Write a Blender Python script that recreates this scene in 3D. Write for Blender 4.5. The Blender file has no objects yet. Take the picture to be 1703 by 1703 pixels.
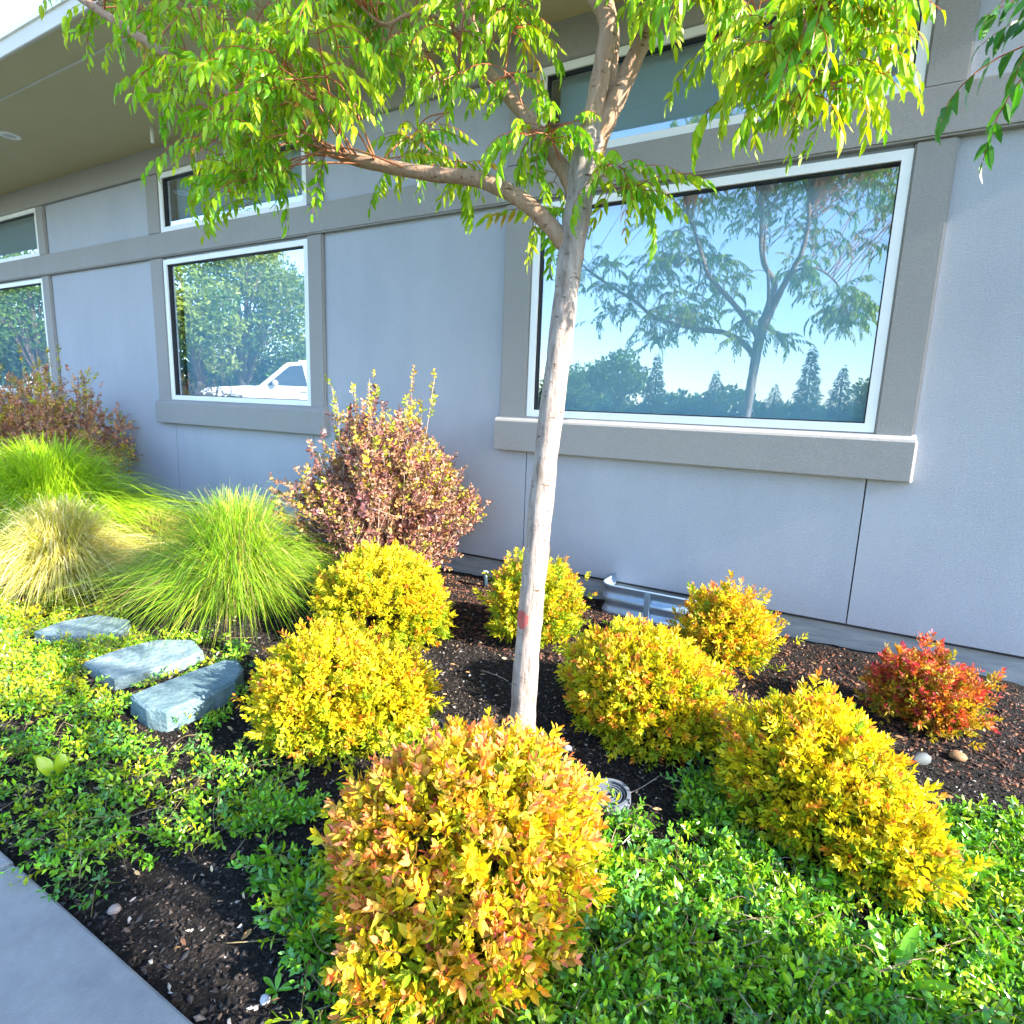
import bpy, bmesh, math, random
import numpy as np
from mathutils import Vector, Matrix

random.seed(7)
rng = np.random.default_rng(11)
scn = bpy.context.scene
COL = scn.collection

# ------------------------------------------------------------------ camera
YAW, PITCH, ROLL, FPX = math.radians(29.70093), math.radians(10.21703), math.radians(2.13184), 988.0787
CAM = np.array([0.0, -4.4, 1.54])
F_ = np.array([-math.sin(YAW)*math.cos(PITCH), math.cos(YAW)*math.cos(PITCH), -math.sin(PITCH)])
R0 = np.array([math.cos(YAW), math.sin(YAW), 0.0]); U0 = np.cross(R0, F_)
R_ = R0*math.cos(ROLL)+U0*math.sin(ROLL); U_ = np.cross(R_, F_)
cd = bpy.data.cameras.new('camera'); cam = bpy.data.objects.new('camera', cd); COL.objects.link(cam)
cd.lens = FPX/1703*36; cd.sensor_width = 36; cd.clip_start = 0.05; cd.clip_end = 2000
cam.matrix_world = Matrix(((R_[0], U_[0], -F_[0], CAM[0]), (R_[1], U_[1], -F_[1], CAM[1]), (R_[2], U_[2], -F_[2], CAM[2]), (0, 0, 0, 1)))
scn.camera = cam

# ------------------------------------------------------------------ sky and sun
SUN_EL, SUN_AZ = math.radians(28), math.radians(90.2)     # azimuth: 0 = +Y, 90 = +X
w = bpy.data.worlds.new('World'); scn.world = w; w.use_nodes = True
nt = w.node_tree
sky = nt.nodes.new('ShaderNodeTexSky'); sky.sky_type = 'NISHITA'; sky.sun_disc = False
sky.sun_elevation = SUN_EL; sky.sun_rotation = SUN_AZ; sky.air_density = 1.0; sky.dust_density = 0.5; sky.ozone_density = 3.0
nt.links.new(sky.outputs[0], nt.nodes['Background'].inputs[0])
nt.nodes['Background'].inputs[1].default_value = 0.15
sl = bpy.data.lights.new('sun', 'SUN'); sl.energy = 3.7; sl.angle = math.radians(0.5); sl.color = (1.0, 0.93, 0.82)
so = bpy.data.objects.new('sun', sl); COL.objects.link(so)
sd = Vector((math.cos(SUN_EL)*math.sin(SUN_AZ), math.cos(SUN_EL)*math.cos(SUN_AZ), math.sin(SUN_EL)))
so.rotation_euler = sd.to_track_quat('Z', 'Y').to_euler(); so.location = (8, -3, 6)
scn.view_settings.view_transform = 'Standard'; scn.view_settings.look = 'None'
scn.view_settings.gamma = 1.0; scn.view_settings.use_curve_mapping = False
scn.view_settings.exposure = 2.6
scn.cycles.max_bounces = 5; scn.cycles.diffuse_bounces = 3; scn.cycles.glossy_bounces = 3; scn.cycles.transmission_bounces = 4; scn.cycles.transparent_max_bounces = 6

# ------------------------------------------------------------------ survey helpers (world points from the photograph's sight lines)
def ray(px, py): return F_+R_*(px-851.5)/FPX-U_*(py-851.5)/FPX
def W(px, py, Y):
    d = ray(px, py); return CAM+d*((Y-CAM[1])/d[1])
def G(px, py, z=0.0):
    d = ray(px, py); return CAM+d*((z-CAM[2])/d[2])
def MIR(px, py, depth):
    d = ray(px, py)*np.array([1, -1, 1]); return np.array([0, 4.4, 1.54])+d*depth

# ------------------------------------------------------------------ object helpers
def link(name, me, mat=None, parent=None):
    o = bpy.data.objects.new(name, me); COL.objects.link(o)
    if mat is not None and me is not None and len(me.materials) == 0: me.materials.append(mat)
    if parent is not None: o.parent = parent
    return o
def tag(o, label, cat, group=None):
    o['label'] = label; o['category'] = cat
    if group: o['group'] = group
    return o
def thing(name, label, cat, loc=(0, 0, 0), rz=0.0, group=None):
    o = bpy.data.objects.new(name, None); COL.objects.link(o); o.location = loc; o.rotation_euler = (0, 0, rz)
    o.empty_display_size = 0.1
    return tag(o, label, cat, group)
def structure(o): o['kind'] = 'structure'; return o
def stuff(o): o['kind'] = 'stuff'; return o
def np_mesh(name, V, T, C=None, smooth=False):
    V = np.ascontiguousarray(V, dtype=np.float32); T = np.ascontiguousarray(T, dtype=np.int32)
    me = bpy.data.meshes.new(name); me.vertices.add(len(V)); me.vertices.foreach_set('co', V.ravel())
    me.loops.add(T.size); me.loops.foreach_set('vertex_index', T.ravel())
    k = T.shape[1]; me.polygons.add(len(T)); me.polygons.foreach_set('loop_start', np.arange(0, T.size, k, dtype=np.int32))
    me.polygons.foreach_set('loop_total', np.full(len(T), k, dtype=np.int32))
    me.polygons.foreach_set('use_smooth', np.full(len(T), smooth, dtype=bool))
    if C is not None:
        a = me.color_attributes.new('Col', 'FLOAT_COLOR', 'POINT')
        a.data.foreach_set('color', np.concatenate([C, np.ones((len(C), 1))], 1).astype(np.float32).ravel())
    me.update(calc_edges=True); me.validate()
    return me
def box_mesh(x0, x1, y0, y1, z0, z1, bev=0.0, name='box'):
    bm = bmesh.new(); bmesh.ops.create_cube(bm, size=1)
    for v in bm.verts: v.co = Vector(((x0+x1)/2+v.co.x*(x1-x0), (y0+y1)/2+v.co.y*(y1-y0), (z0+z1)/2+v.co.z*(z1-z0)))
    if bev: bmesh.ops.bevel(bm, geom=bm.edges[:], offset=bev, segments=2, affect='EDGES')
    me = bpy.data.meshes.new(name); bm.to_mesh(me); bm.free(); return me
def add_box(bm, x0, x1, y0, y1, z0, z1):
    r = bmesh.ops.create_cube(bm, size=1)
    for v in r['verts']: v.co = Vector(((x0+x1)/2+v.co.x*(x1-x0), (y0+y1)/2+v.co.y*(y1-y0), (z0+z1)/2+v.co.z*(z1-z0)))
def bm_obj(name, bm, mat, parent, smooth=False):
    me = bpy.data.meshes.new(name); bmesh.ops.recalc_face_normals(bm, faces=bm.faces); bm.to_mesh(me); bm.free()
    if smooth:
        for p in me.polygons: p.use_smooth = True
    return link(name, me, mat, parent)
def catmull(P, n):
    P = np.array(P, float); out = []
    Q = np.vstack([2*P[0]-P[1], P, 2*P[-1]-P[-2]])
    for i in range(1, len(Q)-2):
        for t in np.linspace(0, 1, n, endpoint=False):
            a, b, c, d = Q[i-1], Q[i], Q[i+1], Q[i+2]
            out.append(0.5*(2*b+(c-a)*t+(2*a-5*b+4*c-d)*t*t+(3*b-a-3*c+d)*t**3))
    out.append(P[-1]); return np.array(out)
def tube(P, r, sides=8, wob=0.0):
    P = np.array(P, float); n = len(P); r = np.broadcast_to(r, (n,))
    T = np.gradient(P, axis=0); T /= np.linalg.norm(T, axis=1)[:, None]+1e-9
    ref = np.array([0.31, 0.95, 0.07]); A = np.cross(T, ref); A /= np.linalg.norm(A, axis=1)[:, None]+1e-9; B = np.cross(T, A)
    th = np.linspace(0, 2*math.pi, sides, endpoint=False)
    rr = r[:, None]*(1+wob*rng.normal(size=(n, sides)))
    V = (P[:, None, :]+A[:, None, :]*(np.cos(th)[None, :, None]*rr[..., None])+B[:, None, :]*(np.sin(th)[None, :, None]*rr[..., None])).reshape(-1, 3)
    i = np.arange(n-1)[:, None]*sides; j = np.arange(sides)[None, :]; jn = (j+1) % sides
    q = np.stack([i+j, i+jn, i+sides+jn, i+sides+j], -1).reshape(-1, 4)
    t = np.concatenate([q[:, [0, 1, 2]], q[:, [0, 2, 3]]])
    e = len(V); V = np.vstack([V, P[0], P[-1]])
    c0 = np.stack([np.full(sides, e), (np.arange(sides)+1) % sides, np.arange(sides)], 1)
    b = (n-1)*sides; c1 = np.stack([np.full(sides, e+1), b+np.arange(sides), b+(np.arange(sides)+1) % sides], 1)
    return V, np.vstack([t, c0, c1])
def merge(parts):
    Vs, Ts, k = [], [], 0
    for V, T in parts: Vs.append(V); Ts.append(T+k); k += len(V)
    return np.vstack(Vs), np.vstack(Ts)

# ------------------------------------------------------------------ materials
def mat(name):
    m = bpy.data.materials.new(name); m.use_nodes = True; return m, m.node_tree, m.node_tree.nodes['Principled BSDF']
def nnode(t, kind, **kw):
    n = t.nodes.new(kind)
    for k, v in kw.items(): setattr(n, k, v)
    return n
def ramp(t, src, stops):
    r = t.nodes.new('ShaderNodeValToRGB'); e = r.color_ramp.elements
    while len(e) < len(stops): e.new(0.5)
    for el, (p, c) in zip(e, stops): el.position = p; el.color = (*c, 1)
    t.links.new(src, r.inputs[0]); return r.outputs[0]
def noise(t, scale, detail=6, rough=0.6, vec=None, stretch=None):
    tc = t.nodes.new('ShaderNodeTexCoord'); v = tc.outputs['Object']
    if stretch:
        mp = t.nodes.new('ShaderNodeMapping'); mp.inputs['Scale'].default_value = stretch; t.links.new(v, mp.inputs[0]); v = mp.outputs[0]
    n = t.nodes.new('ShaderNodeTexNoise'); n.inputs['Scale'].default_value = scale; n.inputs['Detail'].default_value = detail
    n.inputs['Roughness'].default_value = rough; t.links.new(v, n.inputs['Vector']); return n.outputs['Fac']
def bump(t, p, h, strength, dist):
    b = t.nodes.new('ShaderNodeBump'); b.inputs['Strength'].default_value = strength; b.inputs['Distance'].default_value = dist
    t.links.new(h, b.inputs['Height']); t.links.new(b.outputs[0], p.inputs['Normal'])
def surf(name, c0, c1, scale, rough=0.8, bscale=None, bstr=0.5, bdist=0.01, stretch=None, metal=0.0, spec=0.4):
    m, t, p = mat(name)
    t.links.new(ramp(t, noise(t, scale, stretch=stretch), [(0.3, c0), (0.7, c1)]), p.inputs['Base Color'])
    p.inputs['Roughness'].default_value = rough; p.inputs['Metallic'].default_value = metal; p.inputs['Specular IOR Level'].default_value = spec
    if bscale: bump(t, p, noise(t, bscale, 8, 0.65, stretch=stretch), bstr, bdist)
    return m
def stucco(name, c0, c1):
    m, t, p = mat(name)
    a = ramp(t, noise(t, 1.6, 8, 0.7, stretch=(1, 1, 0.45)), [(0.3, c0), (0.7, c1)])
    g = ramp(t, noise(t, 75, 9, 0.85), [(0.3, (0.80,)*3), (0.7, (1.12,)*3)])
    mx = nnode(t, 'ShaderNodeMix', data_type='RGBA', blend_type='MULTIPLY'); mx.inputs[0].default_value = 1
    t.links.new(a, mx.inputs[6]); t.links.new(g, mx.inputs[7]); t.links.new(mx.outputs[2], p.inputs['Base Color'])
    p.inputs['Roughness'].default_value = 0.92; p.inputs['Specular IOR Level'].default_value = 0.25
    bump(t, p, noise(t, 95, 8, 0.8), 0.8, 0.007)
    return m
def leafmat(name, trans=0.35, rough=0.45, spec=0.4, tint=(1.15, 1.1, 0.6)):
    m, t, p = mat(name)
    a = nnode(t, 'ShaderNodeAttribute', attribute_name='Col')
    t.links.new(a.outputs['Color'], p.inputs['Base Color']); p.inputs['Roughness'].default_value = rough; p.inputs['Specular IOR Level'].default_value = spec
    mx = nnode(t, 'ShaderNodeMix', data_type='RGBA', blend_type='MULTIPLY'); mx.inputs[0].default_value = 1; mx.inputs[7].default_value = (*tint, 1)
    t.links.new(a.outputs['Color'], mx.inputs[6])
    tr = t.nodes.new('ShaderNodeBsdfTranslucent'); t.links.new(mx.outputs[2], tr.inputs[0])
    ms = t.nodes.new('ShaderNodeMixShader'); ms.inputs[0].default_value = trans
    t.links.new(p.outputs[0], ms.inputs[1]); t.links.new(tr.outputs[0], ms.inputs[2]); t.links.new(ms.outputs[0], t.nodes['Material Output'].inputs[0])
    return m
def attrmat(name, rough=0.85, spec=0.3):
    m, t, p = mat(name); a = nnode(t, 'ShaderNodeAttribute', attribute_name='Col')
    t.links.new(a.outputs['Color'], p.inputs['Base Color']); p.inputs['Roughness'].default_value = rough; p.inputs['Specular IOR Level'].default_value = spec
    return m
M = {}
M['stucco'] = stucco('wall stucco', (0.36, 0.385, 0.435), (0.42, 0.44, 0.49))
M['trim'] = stucco('trim stucco', (0.30, 0.29, 0.285), (0.33, 0.32, 0.315))
M['concrete'] = surf('foundation concrete', (0.22, 0.25, 0.27), (0.38, 0.40, 0.41), 9, 0.9, 40, 0.5, 0.01, stretch=(0.4, 1, 2.5))
M['soffit'] = surf('soffit board', (0.45, 0.39, 0.235), (0.49, 0.425, 0.26), 2, 0.8, 120, 0.2, 0.003)
M['fascia'] = surf('fascia paint', (0.50, 0.47, 0.42), (0.55, 0.52, 0.47), 3, 0.6)
M['vinyl'] = surf('white vinyl', (0.76, 0.77, 0.78), (0.82, 0.83, 0.84), 4, 0.4)
M['rubber'] = surf('black rubber', (0.012, 0.013, 0.015), (0.025, 0.025, 0.028), 20, 0.6)
M['haze_sheet'] = surf('pale haze backing', (0.60, 0.70, 0.74), (0.65, 0.75, 0.79), 3, 0.9)
M['interior'] = surf('interior paint', (0.4, 0.4, 0.38), (0.45, 0.45, 0.43), 2, 0.9)
def glassmat():
    m, t, p = mat('coated window glass')
    gl = t.nodes.new('ShaderNodeBsdfGlossy'); gl.inputs['Color'].default_value = (0.88, 0.90, 0.99, 1); gl.inputs['Roughness'].default_value = 0.0
    b = t.nodes.new('ShaderNodeBump'); b.inputs['Strength'].default_value = 0.02; b.inputs['Distance'].default_value = 0.02
    t.links.new(noise(t, 1.3, 2), b.inputs['Height']); t.links.new(b.outputs[0], gl.inputs['Normal'])
    tp = t.nodes.new('ShaderNodeBsdfTransparent'); tp.inputs['Color'].default_value = (0.83, 0.93, 0.97, 1)
    lw = t.nodes.new('ShaderNodeLayerWeight'); lw.inputs['Blend'].default_value = 0.3
    mr = t.nodes.new('ShaderNodeMapRange'); mr.inputs['To Min'].default_value = 0.145; mr.inputs['To Max'].default_value = 0.9
    t.links.new(lw.outputs['Facing'], mr.inputs[0])
    ms = t.nodes.new('ShaderNodeMixShader'); t.links.new(mr.outputs[0], ms.inputs[0])
    t.links.new(tp.outputs[0], ms.inputs[1]); t.links.new(gl.outputs[0], ms.inputs[2]); t.links.new(ms.outputs[0], t.nodes['Material Output'].inputs[0])
    return m
M['glass'] = glassmat()
M['leaf'] = leafmat('tree leaf', 0.42, 0.4)
M['shrub'] = leafmat('shrub leaf', 0.35, 0.5)
M['purple'] = leafmat('dark shrub leaf', 0.2, 0.4, tint=(1.2, 0.8, 0.6))
M['cover'] = leafmat('glossy creeper leaf', 0.28, 0.28, 0.6)
M['grass'] = leafmat('grass blade', 0.35, 0.45)
M['chips'] = attrmat('bark chips')
def barkmat(name, c0, c1, c2, paint=None):
    m, t, p = mat(name)
    base = ramp(t, noise(t, 34, 8, 0.7, stretch=(1, 1, 0.22)), [(0.28, c0), (0.5, c1), (0.75, c2)])
    lent = ramp(t, noise(t, 60, 3, 0.5, stretch=(0.5, 0.5, 1.3)), [(0.30, (0.45, 0.36, 0.30)), (0.37, (1, 1, 1))])
    mx = nnode(t, 'ShaderNodeMix', data_type='RGBA', blend_type='MULTIPLY'); mx.inputs[0].default_value = 1
    t.links.new(base, mx.inputs[6]); t.links.new(lent, mx.inputs[7]); out = mx.outputs[2]
    if paint:
        tc = t.nodes.new('ShaderNodeTexCoord'); vd = nnode(t, 'ShaderNodeVectorMath', operation='DISTANCE'); vd.inputs[1].default_value = paint
        nz = noise(t, 25, 4); ad = nnode(t, 'ShaderNodeMath', operation='MULTIPLY_ADD'); ad.inputs[1].default_value = 0.05
        t.links.new(tc.outputs['Object'], vd.inputs[0]); t.links.new(nz, ad.inputs[0]); t.links.new(vd.outputs['Value'], ad.inputs[2])
        lt = nnode(t, 'ShaderNodeMath', operation='LESS_THAN'); lt.inputs[1].default_value = 0.066; t.links.new(ad.outputs[0], lt.inputs[0])
        mk = nnode(t, 'ShaderNodeMath', operation='MULTIPLY'); mk.inputs[1].default_value = 0.75; t.links.new(lt.outputs[0], mk.inputs[0])
        m2 = nnode(t, 'ShaderNodeMix', data_type='RGBA'); t.links.new(mk.outputs[0], m2.inputs[0]); t.links.new(out, m2.inputs[6]); m2.inputs[7].default_value = (0.55, 0.08, 0.07, 1); out = m2.outputs[2]
    t.links.new(out, p.inputs['Base Color']); p.inputs['Roughness'].default_value = 0.85; p.inputs['Specular IOR Level'].default_value = 0.25
    bump(t, p, noise(t, 42, 9, 0.75, stretch=(1, 1, 0.22)), 1.0, 0.03)
    return m

# ------------------------------------------------------------------ ground
gy = [300, 4, -5.3, -6.5, -9, -40, -900]; gz = [-0.06, -0.06, -0.06, 0.1, 0.62, 0.66, 0.66]
V = np.array([(x, y, z) for y, z in zip(gy, gz) for x in (-900, 900)]); T = np.array([(2*i, 2*i+1, 2*i+3, 2*i+2) for i in range(len(gy)-1)])
structure(link('ground', np_mesh('ground', V, T), surf('lawn', (0.035, 0.06, 0.015), (0.07, 0.10, 0.03), 3, 0.95, 30, 0.8, 0.05)))
V = np.array([(-60, -10.5, 0.668), (40, -10.5, 0.668), (40, -27, 0.674), (-60, -27, 0.674)])
structure(link('parking_lot', np_mesh('parking_lot', V, np.array([[0, 1, 2, 3]])), surf('asphalt', (0.045, 0.046, 0.05), (0.07, 0.07, 0.072), 40, 0.9, 80, 0.5, 0.01)))
def soil_z(x, y):
    return 0.018*np.sin(2.3*x+1.1*y)+0.014*np.sin(4.1*y-1.7*x+1)+0.008*np.sin(9.7*x+3)*np.sin(8.3*y)+0.004*np.sin(23*x+1)*np.sin(27*y+2)
nx, ny = 380, 120
xs = np.linspace(-16, 3.0, nx); ys = np.linspace(-3.72, 0.06, ny); X, Y = np.meshgrid(xs, ys)
Z = soil_z(X, Y)*np.clip((Y+3.72)/0.12, 0, 1)-0.012*np.clip((-3.6-Y)/0.1, 0, 1)
Z += rng.normal(0, 0.003, Z.shape)
i = np.arange(ny-1)[:, None]*nx+np.arange(nx-1)[None, :]
T = np.stack([i, i+1, i+nx+1, i+nx], -1).reshape(-1, 4)
m, t, p = mat('planting soil')
t.links.new(ramp(t, noise(t, 45, 8, 0.75), [(0.3, (0.010, 0.009, 0.009)), (0.55, (0.030, 0.025, 0.023)), (0.8, (0.075, 0.055, 0.045))]), p.inputs['Base Color'])
p.inputs['Roughness'].default_value = 0.95; p.inputs['Specular IOR Level'].default_value = 0.2
tc = t.nodes.new('ShaderNodeTexCoord'); vo = t.nodes.new('ShaderNodeTexVoronoi'); vo.inputs['Scale'].default_value = 85; vo.inputs['Randomness'].default_value = 1.0
nz = nnode(t, 'ShaderNodeTexNoise'); nz.inputs['Scale'].default_value = 30
ad = nnode(t, 'ShaderNodeMix', data_type='RGBA'); ad.inputs[0].default_value = 0.06; t.links.new(tc.outputs['Object'], ad.inputs[6]); t.links.new(tc.outputs['Object'], nz.inputs['Vector']); t.links.new(nz.outputs['Color'], ad.inputs[7]); t.links.new(ad.outputs[2], vo.inputs['Vector'])
cr = ramp(t, vo.outputs['Color'], [(0.15, (0.35, 0.35, 0.35)), (0.6, (0.9, 0.85, 0.8)), (0.95, (2.0, 1.8, 1.6))])
src = p.inputs['Base Color'].links[0].from_socket; mx = nnode(t, 'ShaderNodeMix', data_type='RGBA', blend_type='MULTIPLY'); mx.inputs[0].default_value = 1
t.links.new(src, mx.inputs[6]); t.links.new(cr, mx.inputs[7]); t.links.new(mx.outputs[2], p.inputs['Base Color'])
hh_ = nnode(t, 'ShaderNodeMath', operation='MULTIPLY_ADD'); hh_.inputs[1].default_value = -0.9; t.links.new(vo.outputs['Distance'], hh_.inputs[0]); t.links.new(noise(t, 110, 8, 0.75), hh_.inputs[2])
bump(t, p, hh_.outputs[0], 1.0, 0.03)
structure(link('planting_bed_soil', np_mesh('planting_bed_soil', np.stack([X, Y, Z], -1).reshape(-1, 3), T, smooth=True), m))
sw = structure(bpy.data.objects.new('sidewalk', None)); COL.objects.link(sw)
m, t, p = mat('broomed concrete')
t.links.new(ramp(t, noise(t, 6, 8, 0.7), [(0.3, (0.30, 0.305, 0.31)), (0.7, (0.44, 0.44, 0.43))]), p.inputs['Base Color']); p.inputs['Roughness'].default_value = 0.9; p.inputs['Specular IOR Level'].default_value = 0.25
bump(t, p, noise(t, 22, 8, 0.8, stretch=(9, 0.7, 1)), 1.0, 0.012)
for k in range(-5, 4):
    x0 = -2.195+1.52*k
    link('slab', box_mesh(x0+0.006, x0+1.514, -5.25, -3.715, -0.10, 0.025, 0.009), m, sw)
structure(link('sidewalk_base', box_mesh(-9.9, 3.9, -5.24, -3.725, -0.12, -0.02), M['concrete'])).parent = sw
del bpy.data.objects['sidewalk_base']['kind']

# ------------------------------------------------------------------ building
BL = thing('office_building', 'grey stucco office building with white framed windows and a deep tan eave', 'building')
WIN = [(-2.389, 0.084), (-7.40, -4.937), (-12.90, -10.40)]
X_END, X_START = 1.12, -17.0
ZB, ZW0, ZW1, ZC0, ZC1, ZT = 0.187, 1.452, 3.080, 3.386, 4.028, 4.30
edges = [X_END]
for a, b in WIN: edges += [b, a]
edges.append(X_START)
JT = 0.004
for k in range(0, len(edges), 2):        # full-height wall panels between the windows
    x1, x0 = edges[k], edges[k+1]
    link('wall_panel', box_mesh(x0+(JT if k < len(edges)-2 else 0), x1-(JT if k else 0), 0, 0.16, ZB, ZT+0.05), M['stucco'], BL)
for a, b in WIN:
    for z0, z1 in ((ZB, ZW0), (ZW1, ZC0), (ZC1, ZT+0.05)):
        link('wall_panel', box_mesh(a+JT, b-JT, 0.001, 0.16, z0, z1), M['stucco'], BL)
    for x0, x1, nm in ((a-0.262, a, 'trim_board'), (b, b+0.212, 'trim_board')):
        link(nm, box_mesh(x0, x1, -0.040, 0.004, 1.428, 3.112, 0.013), M['trim'], BL)
        link(nm, box_mesh(x0, x1, -0.040, 0.004, 3.377, 4.032, 0.013), M['trim'], BL)
    bm = bmesh.new(); prof = [(0.004, 1.163), (-0.080, 1.163), (-0.085, 1.170), (-0.085, 1.405), (-0.078, 1.420), (-0.024, 1.450), (0.004, 1.450)]
    la = [bm.verts.new((a-0.285+(0.010 if y < -0.07 else 0), y, z)) for y, z in prof]; lb = [bm.verts.new((b+0.222, y, z)) for y, z in prof]
    lc = [bm.verts.new((b+0.236, max(y, -0.070), min(z, 1.405)-(0.004 if z > 1.41 else 0))) for y, z in prof]
    for u_, v_ in ((la, lb), (lb, lc)):
        for q in range(len(prof)): bm.faces.new((u_[q], u_[(q+1) % len(prof)], v_[(q+1) % len(prof)], v_[q]))
    bm.faces.new(la); bm.faces.new(lc[::-1])
    bm_obj('window_sill', bm, M['trim'], BL)
    for z0, z1 in ((ZW0, ZW1), (ZC0, ZC1)):
        fw = 0.055; bm = bmesh.new()
        add_box(bm, a, b, -0.030, 0.07, z0, z0+fw); add_box(bm, a, b, -0.030, 0.07, z1-fw, z1)
        add_box(bm, a, a+fw, -0.0295, 0.07, z0+fw, z1-fw); add_box(bm, b-fw, b, -0.0295, 0.07, z0+fw, z1-fw)
        wn = bm_obj('window', bm, M['vinyl'], BL)
        bm = bmesh.new(); gk = 0.008; e = fw-0.001
        add_box(bm, a+e, b-e, -0.012, 0.05, z0+e, z0+fw+gk); add_box(bm, a+e, b-e, -0.012, 0.05, z1-fw-gk, z1-e)
        add_box(bm, a+e, a+fw+gk, -0.0115, 0.05, z0+fw+gk, z1-fw-gk); add_box(bm, b-fw-gk, b-e, -0.0115, 0.05, z0+fw+gk, z1-fw-gk)
        bm_obj('gasket', bm, M['rubber'], wn)
        link('pane', box_mesh(a+fw+0.002, b-fw-0.002, 0.016, 0.022, z0+fw+0.002, z1-fw-0.002), M['glass'], wn)
        link('haze_panel', box_mesh(a+0.10, b-0.06, 0.13, 0.134, z0+0.03, z1-0.03), M['haze_sheet'], wn)  # pale sheet added behind the pane for a milky haze in the reflections
link('trim_band', box_mesh(X_START, X_END+0.03, -0.064, 0.004, 3.110, 3.379, 0.012), M['trim'], BL)
link('top_trim', box_mesh(X_START, X_END+0.02, -0.048, 0.004, 4.030, 4.31, 0.006), M['trim'], BL)
link('foundation', box_mesh(X_START, X_END-0.02, 0.022, 0.2, -0.3, ZB+0.01), M['concrete'], BL)
link('shadow_strip', box_mesh(X_START, X_END, -0.004, 0.16, ZB-0.014, ZB-0.002), M['rubber'], BL)  # black strip stands in for the shadow line under the wall panels
bm = bmesh.new()
add_box(bm, X_START, X_END, 4.0, 4.1, -0.2, 4.3); add_box(bm, X_END-0.12, X_END-0.004, 0.165, 4.0, -0.2, 4.3); add_box(bm, X_START, X_START+0.1, 0.165, 4.0, -0.2, 4.3)
bm_obj('side_wall', bm, M['stucco'], BL)
link('interior_floor', box_mesh(X_START+0.1, X_END-0.12, 0.2, 4.0, 0.1, 0.2), M['interior'], BL)
XE = X_END-0.02
link('soffit_panel', box_mesh(X_START-1, XE, -1.378, 0.02, 4.300, 4.33), M['soffit'], BL)
link('soffit_panel', box_mesh(X_START-1, XE, -1.705, -1.392, 4.300, 4.33), M['soffit'], BL)
link('soffit_batten', box_mesh(X_START-1, XE, -1.395, -1.375, 4.294, 4.325), M['fascia'], BL)
link('fascia', box_mesh(X_START-1, XE, -1.735, -1.705, 4.285, 4.42, 0.004), M['fascia'], BL)
link('drip_edge', box_mesh(X_START-1, XE, -1.752, -1.728, 4.405, 4.45), M['vinyl'], BL)
V = np.array([(X_START-1, -1.74, 4.44), (XE, -1.74, 4.44), (XE, 2, 5.1), (X_START-1, 2, 5.1), (XE, 4.4, 4.44), (X_START-1, 4.4, 4.44), (X_START-1, -1.70, 4.331), (XE, -1.70, 4.331), (XE, 4.4, 4.331), (X_START-1, 4.4, 4.331)])
me = bpy.data.meshes.new('roof'); me.from_pydata(V.tolist(), [], [(0, 1, 2, 3), (3, 2, 4, 5), (6, 9, 8, 7), (0, 6, 7, 1), (5, 4, 8, 9), (1, 7, 8, 4, 2), (0, 3, 5, 9, 6)])
link('roof', me, surf('roof shingle', (0.10, 0.09, 0.08), (0.16, 0.15, 0.14), 12, 0.9), BL)
def disc_ring(r0, r1, z0, z1, n=32):
    th = np.linspace(0, 2*math.pi, n, endpoint=False); c, s = np.cos(th), np.sin(th)
    V = np.vstack([np.stack([r*c, r*s, np.full(n, z)], 1) for r, z in ((r0, z0), (r1, z0), (r1, z1), (r0, z1))])
    Q = [(a*n+k, a*n+(k+1) % n, ((a+1) % 4)*n+(k+1) % n, ((a+1) % 4)*n+k) for a in range(4) for k in range(n)]
    return V, np.array(Q)
for lx in (-8.6, -4.3):
    V, T = disc_ring(0.065, 0.10, -0.012, 0.003); dl = link('recessed_light', np_mesh('recessed_light', V, T, smooth=False), M['vinyl'], BL); dl.location = (lx, -0.965, 4.300)
    V, T = disc_ring(0.0, 0.07, -0.004, 0.002); link('lens', np_mesh('lens', V, T), M['fascia'], dl)
V, T = tube([(-6.86, -0.38, 4.14), (-6.86, -0.38, 4.303)], 0.017, 10); link('vent_pipe', np_mesh('vent_pipe', V, T, smooth=True), M['vinyl'], BL)

# ------------------------------------------------------------------ leaf, sprig and foliage tools
def leaf_geo(L, wd, fold=0.25, curl=0.2, stations=((0.25, 0.75), (0.6, 0.85))):
    V = [(0, 0, 0)]; T = []
    for s, k in stations:
        zc = -curl*L*s*s
        V += [(L*s, -wd/2*k, zc+fold*wd*0.5*k), (L*s, 0, zc), (L*s, wd/2*k, zc+fold*wd*0.5*k)]
    V.append((L, 0, -curl*L)); n = len(stations)
    T += [(0, 1, 2), (0, 2, 3)]
    for q in range(n-1):
        a = 1+3*q; b = a+3
        T += [(a, b, b+1), (a, b+1, a+1), (a+1, b+1, b+2), (a+1, b+2, a+2)]
    a = 1+3*(n-1); e = len(V)-1
    T += [(a, e, a+1), (a+1, e, a+2)]
    return np.array(V, float), np.array(T)
def rot_to(d, roll):
    d = np.asarray(d, float); d = d/(np.linalg.norm(d, axis=-1, keepdims=True)+1e-9)
    up = np.where(np.abs(d[..., 2:3]) > 0.95, np.array([1.0, 0, 0]), np.array([0, 0, 1.0]))
    y = np.cross(up, d); y /= np.linalg.norm(y, axis=-1, keepdims=True)+1e-9; z = np.cross(d, y)
    c, s = np.cos(roll)[..., None], np.sin(roll)[..., None]
    y2 = y*c+z*s; z2 = z*c-y*s
    return np.stack([d, y2, z2], -1)          # columns: local x, y, z
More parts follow.
